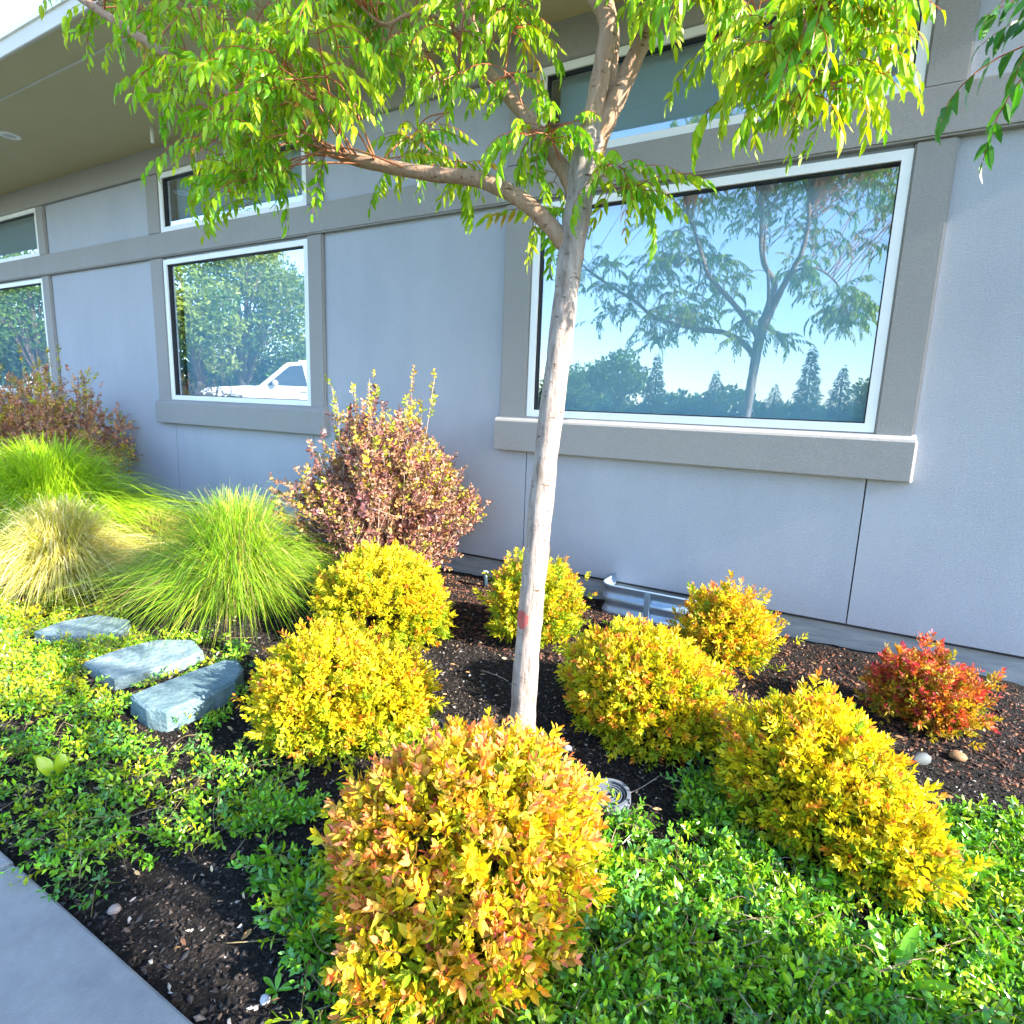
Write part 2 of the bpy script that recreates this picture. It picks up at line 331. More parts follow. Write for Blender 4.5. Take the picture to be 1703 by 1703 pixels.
class Tpl:
    def __init__(s, V, T, w, j, stem): s.V, s.T, s.w, s.j, s.stem = V, T, w, j, stem
    def colors(s, cA, cB, cS):
        c = (np.asarray(cA)*(1-s.w)[:, None]+np.asarray(cB)*s.w[:, None])*s.j
        return np.where(s.stem[:, None] > 0, np.asarray(cS), c)
def sprig_tpl(L, nleaf, leafL, leafW, open0=1.25, open1=0.45, st=((0.25, 0.75), (0.6, 0.85)), stem_r=0.0012, jit=0.22, hue=0.08, whorl=False, wpow=1.5):
    Vs, Ts, ws, js, ss, k = [], [], [], [], [], 0
    a0 = rng.uniform(0, 6.28); bend = rng.normal(0, 0.12, 2)
    for q in range(nleaf):
        s = (q+0.6)/nleaf; a = a0+q*2.4+rng.normal(0, 0.25) if not whorl else a0+(q//2)*1.57+(q % 2)*math.pi+rng.normal(0, 0.2)
        op = open0+(open1-open0)*s+rng.normal(0, 0.15)
        d = np.array([math.cos(op), math.sin(op)*math.cos(a), math.sin(op)*math.sin(a)])
        sz = (0.75+0.5*math.sin(math.pi*min(1, 0.25+0.75*s)))*rng.uniform(0.75, 1.2)
        v, tt = leaf_geo(leafL*sz, leafW*sz, rng.uniform(0.1, 0.45), rng.uniform(0.0, 0.35), st)
        Rm = rot_to(d[None], np.array([rng.normal(0, 0.5)]))[0]
        pos = np.array([L*s, bend[0]*L*s*s, bend[1]*L*s*s])
        Vs.append(v@Rm.T+pos); Ts.append(tt+k); k += len(v)
        ws.append(np.full(len(v), np.clip(s**wpow+rng.normal(0, 0.12), 0, 1)))
        g = 1+rng.uniform(-jit, jit); h = rng.normal(0, hue)
        js.append(np.tile(np.clip(np.array([g*(1+h), g, g*(1-h)]), 0.3, 2), (len(v), 1))); ss.append(np.zeros(len(v)))
    P = np.array([(L*u, bend[0]*L*u*u, bend[1]*L*u*u) for u in np.linspace(-0.3, 1, 3)])
    v, tt = tube(P, np.linspace(stem_r*1.3, stem_r*0.7, 3), 3); tt = tt[:-6]
    Vs.append(v); Ts.append(tt+k); ws.append(np.zeros(len(v))); js.append(np.ones((len(v), 3))); ss.append(np.ones(len(v)))
    return Tpl(np.vstack(Vs), np.vstack(Ts), np.concatenate(ws), np.vstack(js), np.concatenate(ss))
def scatter(tpls, pos, Rm, sc, cA, cB, cS):
    """all instances of the templates as one triangle soup with colours"""
    Vs, Ts, Cs, k = [], [], [], 0
    which = rng.integers(0, len(tpls), len(pos))
    for q, tp in enumerate(tpls):
        I = np.where(which == q)[0]
        if not len(I): continue
        n = len(tp.V)
        V = np.einsum('mij,nj->mni', Rm[I], tp.V)*sc[I][:, None, None]+pos[I][:, None, :]
        C = (cA[I][:, None, :]*(1-tp.w)[None, :, None]+cB[I][:, None, :]*tp.w[None, :, None])*tp.j[None]
        C = np.where(tp.stem[None, :, None] > 0, np.asarray(cS)[None, None, :], C)
        Vs.append(V.reshape(-1, 3)); Cs.append(C.reshape(-1, 3))
        Ts.append((tp.T[None]+(np.arange(len(I))*n)[:, None, None]+k).reshape(-1, 3)); k += n*len(I)
    return np.vstack(Vs), np.vstack(Ts), np.clip(np.vstack(Cs), 0.002, 0.95)
def pick(cols, n, jit=0.12):
    cols = np.array(cols, float); c = cols[rng.integers(0, len(cols), n)]
    return c*(1+rng.uniform(-jit, jit, (n, 1)))

# ------------------------------------------------------------------ golden spirea mounds
SP = [sprig_tpl(0.065, 12, 0.027, 0.0125, st=((0.45, 1.0),)) for _ in range(7)]
SPF = [sprig_tpl(0.07, 11, 0.031, 0.0145, st=((0.3, 0.9), (0.66, 0.82))) for _ in range(7)]
STEM = (0.16, 0.07, 0.03)
YEL = [(0.70, 0.58, 0.012), (0.64, 0.56, 0.012), (0.72, 0.54, 0.015), (0.52, 0.52, 0.012)]
GRN = [(0.30, 0.40, 0.012), (0.22, 0.36, 0.015), (0.40, 0.42, 0.012)]
ORG = [(0.75, 0.22, 0.03), (0.70, 0.30, 0.02), (0.62, 0.14, 0.05)]
PNK = [(0.66, 0.15, 0.11), (0.72, 0.22, 0.13)]
def mound_points(mounds, n, depth=(0.0, 0.0), zmin=0.03):
    P, N = [], []
    tot = sum(m_[2]*m_[2] for m_ in mounds)
    for (cx, cy, r, h) in mounds:
        k = int(n*r*r/tot)
        u = rng.uniform(-0.62, 1, k*2); th = rng.uniform(0, 2*math.pi, k*2); c = np.sqrt(1-u*u)
        d = np.stack([c*np.cos(th), c*np.sin(th), u], 1)
        lump = 1+0.10*np.sin(2.7*d[:, 0]+cy*11)*np.cos(2.3*d[:, 1]+cx*13)+0.08*np.sin(5*d[:, 0]+cx*9)*np.sin(5*d[:, 1]+cy*7+2*d[:, 2])+0.05*np.sin(11*d[:, 0]+3)*np.sin(10*d[:, 1]+4*d[:, 2])+rng.normal(0, 0.03, k*2)
        f = lump*(1-rng.uniform(depth[0], depth[1]+1e-6, k*2))
        p_ = d*f[:, None]*np.array([r, r, h*0.62])+np.array([cx, cy, h*0.38])
        nn = d/np.array([r, r, h*0.62]); nn /= np.linalg.norm(nn, axis=1)[:, None]
        ok = p_[:, 2] > zmin
        for (ox, oy, orr, oh) in mounds:
            if (ox, oy) == (cx, cy): continue
            q = (p_-np.array([ox, oy, oh*0.38]))/np.array([orr, orr, oh*0.62]); ok &= (q*q).sum(1) > 0.8
        P.append(p_[ok][:k]); N.append(nn[ok][:k])
    return np.vstack(P), np.vstack(N)
def shrub(label, mounds, n, cols, tips, tipw, tpls, nparts, size=1.0, low=GRN, group=None, name='spirea_shrub', spike=0.35, ragged=0.03, lowz=0.45):
    mounds = [(a, b, r-0.045*min(size, 1.1), h-0.04) for a, b, r, h in mounds]
    cx, cy = mounds[0][0], mounds[0][1]; hh = max(m_[3] for m_ in mounds)
    root = thing(name, label, 'shrub', (cx, cy, 0), 0, group); O = np.array([cx, cy, 0])
    P, N = mound_points(mounds, n); k0 = len(P)
    P2, N2 = mound_points(mounds, int(n*0.5), (0.08, 0.5)); P = np.vstack([P, P2]); N = np.vstack([N, N2])
    d = N+np.array([0, 0, spike])+rng.normal(0, 0.28, N.shape); Rm = rot_to(d, rng.uniform(0, 6.28, len(P)))
    P = P-N*0.03+N*np.abs(rng.normal(0, ragged, (len(P), 1)))
    st_ = rng.uniform(size=len(P)) < 0.05; st_[k0:] = False; P[st_] += (N[st_]+np.array([0, 0, 0.6]))*rng.uniform(0.015, 0.05, (st_.sum(), 1)); d[st_] += np.array([0, 0, 0.8])
    sc = rng.uniform(0.75, 1.25, len(P))*size
    cA = pick(cols, len(P)); cB = pick(cols, len(P))
    tipm = rng.uniform(size=len(P)) < tipw; cB[tipm] = pick(tips, tipm.sum())
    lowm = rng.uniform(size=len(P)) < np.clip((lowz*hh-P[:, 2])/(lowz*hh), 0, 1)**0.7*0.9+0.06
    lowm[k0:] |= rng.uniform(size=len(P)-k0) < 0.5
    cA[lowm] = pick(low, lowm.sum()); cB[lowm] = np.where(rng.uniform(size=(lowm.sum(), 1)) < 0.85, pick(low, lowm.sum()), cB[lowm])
    part = np.zeros(len(P), bool)
    if nparts:
        order = np.argsort(((P[:k0]-CAM)**2).sum(1)+np.where((N[:k0]*(CAM-P[:k0])).sum(1) > 0, 0, 50)); part[order[:nparts]] = True
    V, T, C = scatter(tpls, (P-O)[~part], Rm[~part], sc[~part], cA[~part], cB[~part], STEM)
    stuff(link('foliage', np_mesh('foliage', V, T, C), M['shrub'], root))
    cache = {}
    for q in np.where(part)[0]:
        v = int(rng.integers(0, len(tpls))); cc = int(rng.integers(0, 3)); key = (v, cc, bool(tipm[q]), bool(lowm[q]))
        if key not in cache:
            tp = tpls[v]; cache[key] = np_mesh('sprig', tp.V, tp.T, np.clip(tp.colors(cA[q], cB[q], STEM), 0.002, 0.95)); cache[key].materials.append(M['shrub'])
        o = bpy.data.objects.new('sprig', cache[key]); COL.objects.link(o); o.parent = root
        o.matrix_local = Matrix.Translation(Vector(P[q]-O)) @ Matrix(Rm[q].tolist()).to_4x4() @ Matrix.Scale(float(sc[q]), 4)
    parts = []
    for (mx_, my_, r, h) in mounds:
        for q in range(16):
            a = rng.uniform(0, 6.28); rr = r*rng.uniform(0.2, 0.8); e = np.array([mx_-cx+rr*math.cos(a), my_-cy+rr*math.sin(a), h*rng.uniform(0.5, 0.8)])
            b = np.array([mx_-cx+0.05*math.cos(a), my_-cy+0.05*math.sin(a), -0.02])
            parts.append(tube(catmull([b, (b+e)/2+np.array([rr*0.1*math.cos(a), rr*0.1*math.sin(a), -0.03]), e], 4), np.linspace(0.005, 0.002, 9), 5))
    V, T = merge(parts); stuff(link('stems', np_mesh('stems', V, T, smooth=True), M['stem'], root))
    return root
M['stem'] = surf('shrub stem', (0.07, 0.035, 0.02), (0.14, 0.08, 0.05), 30, 0.8)
GR = 'golden spirea shrubs in the planting bed'
shrub('large golden spirea with many orange and pink tips in front of the tree trunk', [(-0.87, -3.04, 0.36, 0.52), (-0.80, -3.24, 0.27, 0.33), (-0.99, -3.18, 0.24, 0.36)], 1650, YEL, ORG+PNK+PNK, 0.75, SPF, 300, 1.0, group=GR, ragged=0.03)
shrub('yellow spirea mound trailing into the creeper, between the well light and the red barberry', [(0.01, -1.99, 0.315, 0.425), (0.245, -2.21, 0.19, 0.29), (0.12, -2.14, 0.20, 0.33)], 1350, YEL, ORG, 0.22, SP, 220, 1.08, group=GR)
shrub('bright yellow spirea mound beside the flat stepping stones', [(-2.03, -2.50, 0.36, 0.42), (-1.80, -2.45, 0.25, 0.36)], 1450, YEL, ORG, 0.2, SP, 220, 1.05, group=GR)
shrub('yellow spirea mound touching the big green grass clump and the purple bush', [(-2.62, -1.54, 0.39, 0.55), (-2.42, -1.48, 0.27, 0.40)], 1300, YEL, ORG, 0.15, SP, 150, 1.1, group=GR)
shrub('small loose yellow spirea against the wall, half hidden behind the tree trunk', [(-1.737, -1.0, 0.265, 0.53)], 650, YEL+GRN, ORG, 0.25, SP, 100, 1.1, group=GR, spike=0.8, ragged=0.05)
shrub('yellow green spirea mound just right of the trunk, in front of the metal window well', [(-0.755, -1.68, 0.375, 0.44)], 1300, YEL+GRN[2:], ORG, 0.3, SP, 200, 1.1, group=GR)
shrub('small upright spirea with amber leaves touching the end of the window well', [(-0.567, -0.69, 0.235, 0.43)], 560, YEL+ORG[1:2], ORG, 0.4, SP, 100, 1.1, group=GR, spike=1.0, ragged=0.06, low=GRN+[(0.35, 0.22, 0.02)])
shrub('small red and orange barberry beside the concrete foundation', [(0.469, -0.84, 0.205, 0.32)], 520, [(0.60, 0.20, 0.02), (0.55, 0.34, 0.02), (0.35, 0.30, 0.02), (0.5, 0.09, 0.03)], [(0.50, 0.03, 0.06), (0.42, 0.02, 0.09)], 0.6, SP, 120, 1.0, name='barberry_shrub', spike=0.9, ragged=0.06, low=[(0.25, 0.26, 0.015), (0.42, 0.26, 0.02)])
# spireas added just outside the picture to cast shadow on the front creeper
shrub('tall rounded spirea added out of view to shadow the creeper, beside the pavement', [(1.45, -3.2, 0.5, 1.08)], 600, YEL, ORG, 0.2, SP, 0, 1.6, group=GR)
shrub('round spirea added out of view to shadow the bed, nearest the building corner', [(2.45, -3.2, 0.45, 0.8)], 400, YEL, ORG, 0.2, SP, 0, 1.6, group=GR)

# ------------------------------------------------------------------ purple leaved bushes
NB = [sprig_tpl(0.10, 9, 0.034, 0.022, 1.2, 0.6, st=((0.48, 1.0),), jit=0.35, stem_r=0.0018) for _ in range(6)]
PUR = [(0.26, 0.10, 0.08), (0.36, 0.17, 0.11), (0.18, 0.065, 0.065), (0.42, 0.23, 0.12), (0.16, 0.07, 0.08), (0.42, 0.28, 0.07)]
NEW = [(0.45, 0.42, 0.02), (0.50, 0.30, 0.03), (0.30, 0.36, 0.02)]
def ninebark(label, cx, cy, r, h, nst, cols, seed, spikes):
    root = thing('ninebark_bush', label, 'shrub', (cx, cy, 0), 0, 'purple leaved bushes along the wall')
    parts, P, Dv, nw = [], [], [], []
    for q in range(nst):
        a = rng.uniform(0, 6.28); tilt = math.sqrt(rng.uniform(0, 1)); zt = h*(0.36+0.5*(1-tilt**2)*rng.uniform(0.7, 1.15)+0.14*rng.uniform()); tilt *= rng.uniform(0.75, 1.15)
        sp = q < spikes
        if sp: tilt *= 0.7; zt = h*rng.uniform(0.92, 1.12)
        e = np.array([r*tilt*math.cos(a), r*tilt*math.sin(a), zt])
        if cy+e[1] > -0.08: e[1] = -0.08-cy
        b = np.array([0.08*math.cos(a), 0.08*math.sin(a), -0.02]); mid = (b+e)/2+np.array([0.12*r*math.cos(a), 0.12*r*math.sin(a), 0.05])+rng.normal(0, 0.03, 3)
        C = catmull([b, mid, e], 8); parts.append(tube(C, np.linspace(0.006, 0.0018, len(C)), 5))
        Tn = np.gradient(C, axis=0)
        for k in range(4, len(C)):
            for _ in range(3 if not sp or k < 12 else 1):
                if k < 7 and rng.uniform() < 0.35: continue
                off = rng.normal(0, 0.045, 3)*(0.3 if sp and k > 12 else 1)
                P.append(C[k]+off); Dv.append(Tn[k]/np.linalg.norm(Tn[k])+off*9+rng.normal(0, 0.25, 3)+np.array([0, 0, 0.2])); nw.append((k > 12 and (sp or rng.uniform() < 0.2)))
        for _ in range(3):
            f = C[int(rng.integers(5, 12))]; g = f+np.array([rng.normal(0, 0.09), rng.normal(0, 0.09), rng.uniform(0.05, 0.2)]); parts.append(tube([f, (f+g)/2+rng.normal(0, 0.01, 3), g], [0.0028, 0.002, 0.0012], 4))
    P, Dv, nw = np.array(P), np.array(Dv), np.array(nw)
    P[:, 1] = np.minimum(P[:, 1], -0.06-cy)
    cA = pick(cols, len(P), 0.3); cB = pick(cols, len(P), 0.3); cA[nw] = pick(NEW, nw.sum()); cB[nw] = pick(NEW, nw.sum())
    V, T, C = scatter(NB, P, rot_to(Dv, rng.uniform(0, 6.28, len(P))), rng.uniform(0.6, 1.15, len(P)), cA, cB, (0.20, 0.13, 0.09))
    stuff(link('foliage', np_mesh('foliage', V, T, C), M['purple'], root))
    V, T = merge(parts); stuff(link('stems', np_mesh('stems', V, T, smooth=True), M['twig'], root))
M['twig'] = surf('grey brown twig', (0.28, 0.20, 0.15), (0.44, 0.34, 0.27), 30, 0.8)
c = W(640, 800, -0.75); ninebark('purple brown bush with yellow shoots against the wall between the two windows', c[0]+0.02, -0.78, 0.72, 1.55, 110, PUR, 1, 10)
c = W(85, 700, -0.85); ninebark('russet bush with orange shoots below the farthest window', c[0], -0.95, 1.05, 1.75, 120, [(0.52, 0.24, 0.13), (0.45, 0.20, 0.12), (0.58, 0.30, 0.14), (0.32, 0.13, 0.09), (0.55, 0.40, 0.08)], 2, 13)

# ------------------------------------------------------------------ ornamental grasses
def grass_clump(label, cx, cy, r, h, n, cols, wd=0.0045, spread=1.0, name='ornamental_grass', group='ornamental grass clumps'):
    root = thing(name, label, 'grass clump', (cx, cy, 0), 0, group)
    a = rng.uniform(0, 6.28, n); t0 = rng.uniform(0, 1, n)**0.6; out = r*t0*rng.uniform(0.75, 1.15, n)*spread
    zt = h*np.sqrt(np.clip(1.05-0.85*t0**2, 0.03, 2))*rng.uniform(0.8, 1.12, n)
    ze = zt*np.where(t0 > 0.55, rng.uniform(0.12, 0.75, n), rng.uniform(0.7, 1.0, n))
    rb = 0.12*r*np.sqrt(rng.uniform(0, 1, n)); ab = rng.uniform(0, 6.28, n)
    B = np.stack([rb*np.cos(ab)+0.1*out*np.cos(a), rb*np.sin(ab)+0.1*out*np.sin(a), np.zeros(n)], 1)
    dirv = np.stack([np.cos(a), np.sin(a), np.zeros(n)], 1)+rng.normal(0, 0.12, (n, 3))*np.array([1, 1, 0])
    S = np.linspace(0, 1, 6); rows = []
    P1 = B+dirv*(out*0.35)[:, None]; P1[:, 2] = zt*1.15
    P2 = B+dirv*out[:, None]; P2[:, 2] = ze
    side = np.stack([-np.sin(a+rng.normal(0, 0.9, n)), np.cos(a+rng.normal(0, 0.9, n)), rng.normal(0, 0.3, n)], 1)
    wv = wd*rng.uniform(0.6, 1.4, n)
    for s in S:
        c = B*(1-s)**2+2*P1*s*(1-s)+P2*s*s; ww = wv*(1-0.92*s**2)
        rows.append(c-side*ww[:, None]/2); rows.append(c+side*ww[:, None]/2)
    V = np.stack(rows, 1); k = 2*len(S)
    q = np.array([(2*i, 2*i+1, 2*i+3, 2*i+2) for i in range(len(S)-1)]); T = (q[None]+(np.arange(n)*k)[:, None, None]).reshape(-1, 4)
    cc = pick(cols, n, 0.25); C = np.repeat(cc, k, 0)
    stuff(link('blades', np_mesh('blades', V.reshape(-1, 3), T, C), M['grass'], root))
    return root
GG = [(0.20, 0.40, 0.015), (0.28, 0.46, 0.02), (0.14, 0.32, 0.02), (0.36, 0.50, 0.03)]
STR = [(0.80, 0.74, 0.42), (0.62, 0.52, 0.12), (0.70, 0.60, 0.20), (0.50, 0.46, 0.06), (0.42, 0.46, 0.03), (0.75, 0.66, 0.30)]
grass_clump('big bright green fountain grass clump beside the stepping stones', -3.74, -1.80, 0.90, 0.84, 6500, GG+GG+GG+[(0.55, 0.48, 0.06), (0.48, 0.40, 0.16), (0.26, 0.20, 0.08), (0.10, 0.22, 0.03)])
c = W(110, 830, -1.7); grass_clump('lime green fountain grass clump in front of the russet bush', c[0]-0.2, -1.75, 1.25, 1.02, 7000, [(0.32, 0.52, 0.015), (0.26, 0.46, 0.012), (0.40, 0.55, 0.02)], 0.007)
c = G(110, 985); grass_clump('straw coloured feathery grass clump behind the farthest stone', c[0], c[1], 0.72, 0.70, 5000, STR, 0.006)
c = G(10, 930); grass_clump('pale yellow grass clump beyond the straw coloured one', c[0]-0.1, c[1], 0.6, 0.6, 3000, STR+GG[3:], 0.008)
c = W(262, 880, -1.25); grass_clump('low tan grass tuft close to the wall between the green clumps', c[0], -1.25, 0.5, 0.42, 2200, [(0.36, 0.34, 0.08), (0.40, 0.30, 0.10), (0.2, 0.3, 0.03)], 0.006)

# ------------------------------------------------------------------ mulch chips
def chip_tpl():
    V = np.array([(1, 0, 0), (0, 0.5, 0), (-1, 0, 0), (0, -0.5, 0), (0, 0, 0.3), (0, 0, -0.3)], float)*rng.uniform(0.6, 1.2, (6, 1))+rng.normal(0, 0.1, (6, 3))
    V = V[:5]; V[:4, 2] -= 0.15; T = np.array([(0, 1, 4), (1, 2, 4), (2, 3, 4), (3, 0, 4)])
    return Tpl(V, T, np.zeros(5), np.ones((5, 3)), np.zeros(5))
CH = [chip_tpl() for _ in range(8)]
n = 62000
pos = np.stack([rng.uniform(-3.9, 1.1, n), -0.02-3.68*rng.beta(1.15, 1.0, n), np.zeros(n)], 1); pos[:, 2] = soil_z(pos[:, 0], pos[:, 1])+rng.uniform(0, 0.007, n)
dv = np.stack([rng.normal(size=n), rng.normal(size=n), rng.normal(0, 0.25, n)], 1)
sc = 0.0035+0.010*rng.beta(1.2, 4, n)*2
near_wall = pos[:, 1] > -1.35
col = pick([(0.022, 0.018, 0.017), (0.035, 0.028, 0.026), (0.055, 0.040, 0.032), (0.03, 0.03, 0.033), (0.016, 0.014, 0.014), (0.075, 0.055, 0.045)], n, 0.35)
pale_chip = rng.uniform(size=n) < 0.10; col[pale_chip] = pick([(0.24, 0.20, 0.17), (0.30, 0.28, 0.26), (0.20, 0.13, 0.08)], pale_chip.sum())  # random tan and grey chips, paler in their own colour
nb = near_wall & (rng.uniform(size=n) < 0.6); col[nb] = pick([(0.14, 0.055, 0.03), (0.10, 0.04, 0.025), (0.18, 0.08, 0.045), (0.06, 0.03, 0.02)], nb.sum(), 0.3); sc[nb] *= 1.5
V, T, C = scatter(CH, pos, rot_to(dv, rng.normal(0, 0.4, n)), sc, col, col, (0, 0, 0))
o = stuff(link('mulch_chips', np_mesh('mulch_chips', V, T, C), M['chips'])); tag(o, 'dark bark mulch chips strewn over the planting bed', 'mulch')

# ------------------------------------------------------------------ creeping ground cover
def inpoly(P, poly):
    x, y = P[:, 0], P[:, 1]; r = np.zeros(len(P), bool); j = len(poly)-1
    for i in range(len(poly)):
        xi, yi = poly[i]; xj, yj = poly[j]
        r ^= ((yi > y) != (yj > y)) & (x < (xj-xi)*(y-yi)/(yj-yi+1e-12)+xi); j = i
    return r
def gpoly(pts): return [tuple(G(px, py)[:2]) for px, py in pts]
CV = [sprig_tpl(0.12, 12, 0.031, 0.0145, 1.15, 0.7, st=((0.3, 0.85), (0.68, 0.85)), whorl=True, jit=0.32, stem_r=0.0013) for _ in range(8)]
CVS = [sprig_tpl(0.12, 11, 0.031, 0.0145, 1.15, 0.7, st=((0.45, 1.0),), whorl=True, jit=0.32, stem_r=0.0013) for _ in range(8)]
CG = [(0.09, 0.28, 0.018), (0.13, 0.36, 0.02), (0.17, 0.42, 0.02), (0.075, 0.24, 0.05), (0.25, 0.46, 0.02)]
STONES = [(G(px, py, 0.08)[:2], r) for px, py, r in ((250, 1170, 0.16), (310, 1140, 0.2), (370, 1115, 0.16), (180, 1108, 0.16), (240, 1092, 0.22), (300, 1080, 0.2), (95, 1045, 0.2), (150, 1040, 0.22), (195, 1035, 0.2), (275, 1205, 0.1), (210, 1130, 0.1))]
CY = [(0.34, 0.44, 0.012), (0.42, 0.46, 0.015), (0.24, 0.40, 0.015), (0.5, 0.45, 0.02)]
def cover(name, label, poly, n, cols, zt=(0.0, 0.07), size=1.0, patch=0.5, tpls=None):
    poly = np.array(poly); lo, hi = poly.min(0), poly.max(0)
    P = np.stack([rng.uniform(lo[0], hi[0], n*6), rng.uniform(lo[1], hi[1], n*6)], 1); P = P[inpoly(P, poly.tolist())]
    for sp_ in STONES: P = P[((P-sp_[0])**2).sum(1) > sp_[1]**2]
    dens = 0.5+0.5*np.sin(5.1*P[:, 0]+1.3*np.sin(4*P[:, 1]))*np.sin(6.3*P[:, 1]+1.7*np.sin(3*P[:, 0]))
    P = P[rng.uniform(size=len(P)) < (1-patch)+patch*dens][:n]; k = len(P)
    a = rng.uniform(0, 6.28, k); el = rng.uniform(0.0, 0.75, k)
    d = np.stack([np.cos(a)*np.cos(el), np.sin(a)*np.cos(el), np.sin(el)], 1)
    pos = np.stack([P[:, 0], P[:, 1], soil_z(P[:, 0], P[:, 1])+rng.uniform(zt[0], zt[1], k)], 1)
    cA = pick(cols, k, 0.25); pn = 0.5+0.5*np.sin(3.1*P[:, 0]+2*np.sin(2.7*P[:, 1])+1)*np.sin(3.7*P[:, 1]+1.3*np.sin(4.1*P[:, 0])); ym = rng.uniform(size=k) < 0.45*pn**2; cA[ym] = pick([(0.26, 0.44, 0.02), (0.34, 0.46, 0.02), (0.20, 0.42, 0.02)], ym.sum())
    V, T, C = scatter(tpls or CV, pos, rot_to(d, rng.uniform(0, 6.28, k)), rng.uniform(0.7, 1.25, k)*size, cA, cA*np.array([1.35, 1.2, 1.0]), (0.16, 0.17, 0.05))
    parts = []
    for q in range(k//9):
        s = pos[int(rng.integers(0, k))]; aa = rng.uniform(0, 6.28); L = rng.uniform(0.08, 0.22); e = s+np.array([L*math.cos(aa), L*math.sin(aa), rng.uniform(-0.01, 0.05)]); e[2] = max(e[2], 0.012)
        parts.append(tube(catmull([s, (s+e)/2+np.array([rng.normal(0, 0.03), rng.normal(0, 0.03), 0.035]), e], 4), 0.0016, 3))
    v2, t2 = merge(parts); c2 = np.tile(np.array([0.22, 0.17, 0.08]), (len(v2), 1))
    o = stuff(link(name, np_mesh(name, np.vstack([V, v2]), np.vstack([T, t2+len(V)]), np.vstack([C, c2])), M['cover'])); tag(o, label, 'ground cover')
    return o
left = gpoly([(-260, 1000), (0, 1005), (60, 1040), (180, 1075), (330, 1060), (420, 1085), (400, 1160), (330, 1235), (420, 1262), (470, 1290), (455, 1330), (520, 1345), (420, 1375), (330, 1420), (235, 1440), (170, 1500), (120, 1490), (60, 1445), (-30, 1405), (-260, 1330)])
cover('creeping_ground_cover', 'green leafy creeper spreading round the stepping stones to the pavement edge', left, 2300, CG+CG[1:]+CY[:3], (0.0, 0.04), 0.72, 0.7, CVS)
leftY = gpoly([(-300, 960), (0, 960), (180, 1010), (230, 1080), (220, 1140), (140, 1190), (0, 1190), (-300, 1150)])
cover('creeping_ground_cover', 'yellow green creeper around the farthest stepping stone', leftY, 1700, CY, (0.0, 0.05), 0.75, 0.25, CVS)
right = gpoly([(985, 1370), (1030, 1355), (1110, 1420), (1150, 1300), (1190, 1280), (1260, 1420), (1400, 1480), (1580, 1500), (1560, 1350), (1640, 1360), (1703, 1370), (1900, 1420), (1950, 1800), (1600, 1900), (1000, 1900), (520, 1730), (520, 1640), (600, 1560), (900, 1500), (960, 1440)])
cover('creeping_ground_cover', 'deep green glossy creeper carpet around the orange tipped spirea', right, 3000, CG+CG+CY[2:3], (0.0, 0.05), 0.85, 0.85)
tuft = gpoly([(430, 1440), (500, 1460), (560, 1540), (540, 1640), (470, 1560), (490, 1500)])
cover('creeping_ground_cover', 'small creeper runners on the bare soil beside the orange tipped spirea', tuft, 110, CG, (0.0, 0.04), 0.95, 0.0)
tuft = gpoly([(400, 1330), (530, 1320), (520, 1360), (380, 1390)])
cover('creeping_ground_cover', 'creeper runners reaching over bare soil towards the yellow spirea', tuft, 70, CG, (0.0, 0.03), 0.8, 0.0)

# ------------------------------------------------------------------ weeds
def weed(name, label, px, py, n, L, wd, cols, tilt=(0.5, 1.1)):
    c = G(px, py); root = thing(name, label, 'weed', (c[0], c[1], soil_z(c[0], c[1])))
    for q in range(n):
        a = 6.28*q/n+rng.uniform(-0.5, 0.5); op = rng.uniform(*tilt)
        v, t_ = leaf_geo(L*rng.uniform(0.7, 1.15), wd*rng.uniform(0.8, 1.1), 0.35, 0.35, ((0.12, 0.25), (0.3, 0.55), (0.55, 0.9), (0.75, 1.0), (0.9, 0.7)))
        Rm = rot_to(np.array([[math.cos(a)*math.cos(op), math.sin(a)*math.cos(op), math.sin(op)]]), np.array([rng.normal(0, 0.2)]))[0]
        link('leaf', np_mesh('leaf', v@Rm.T, t_, np.tile(pick(cols, 1)[0], (len(v), 1)), smooth=True), M['cover'], root)
weed('broadleaf_weed', 'broad leaved green weed standing in the glossy creeper carpet', 1480, 1650, 5, 0.17, 0.042, [(0.12, 0.36, 0.02), (0.16, 0.40, 0.02)], (0.7, 1.2))
weed('broadleaf_weed', 'second broad leaved weed low in the glossy creeper carpet', 1570, 1700, 5, 0.13, 0.04, [(0.14, 0.38, 0.02)], (0.3, 0.9))
weed('broadleaf_weed', 'yellow green broad leaved weed near the pavement and stepping stones', 95, 1300, 4, 0.15, 0.045, [(0.42, 0.55, 0.02)], (0.8, 1.3))
for lb, px, py in (('tiny sprout on bare soil beneath the yellow spirea by the stones', 462, 1275), ('tiny sprout on bare soil between two spirea mounds', 575, 1300), ('tiny sprout on the dark mulch close to the pavement', 460, 1650)):
    weed('seedling', lb, px, py, 6, 0.045, 0.016, CG[1:3], (0.2, 1.2))

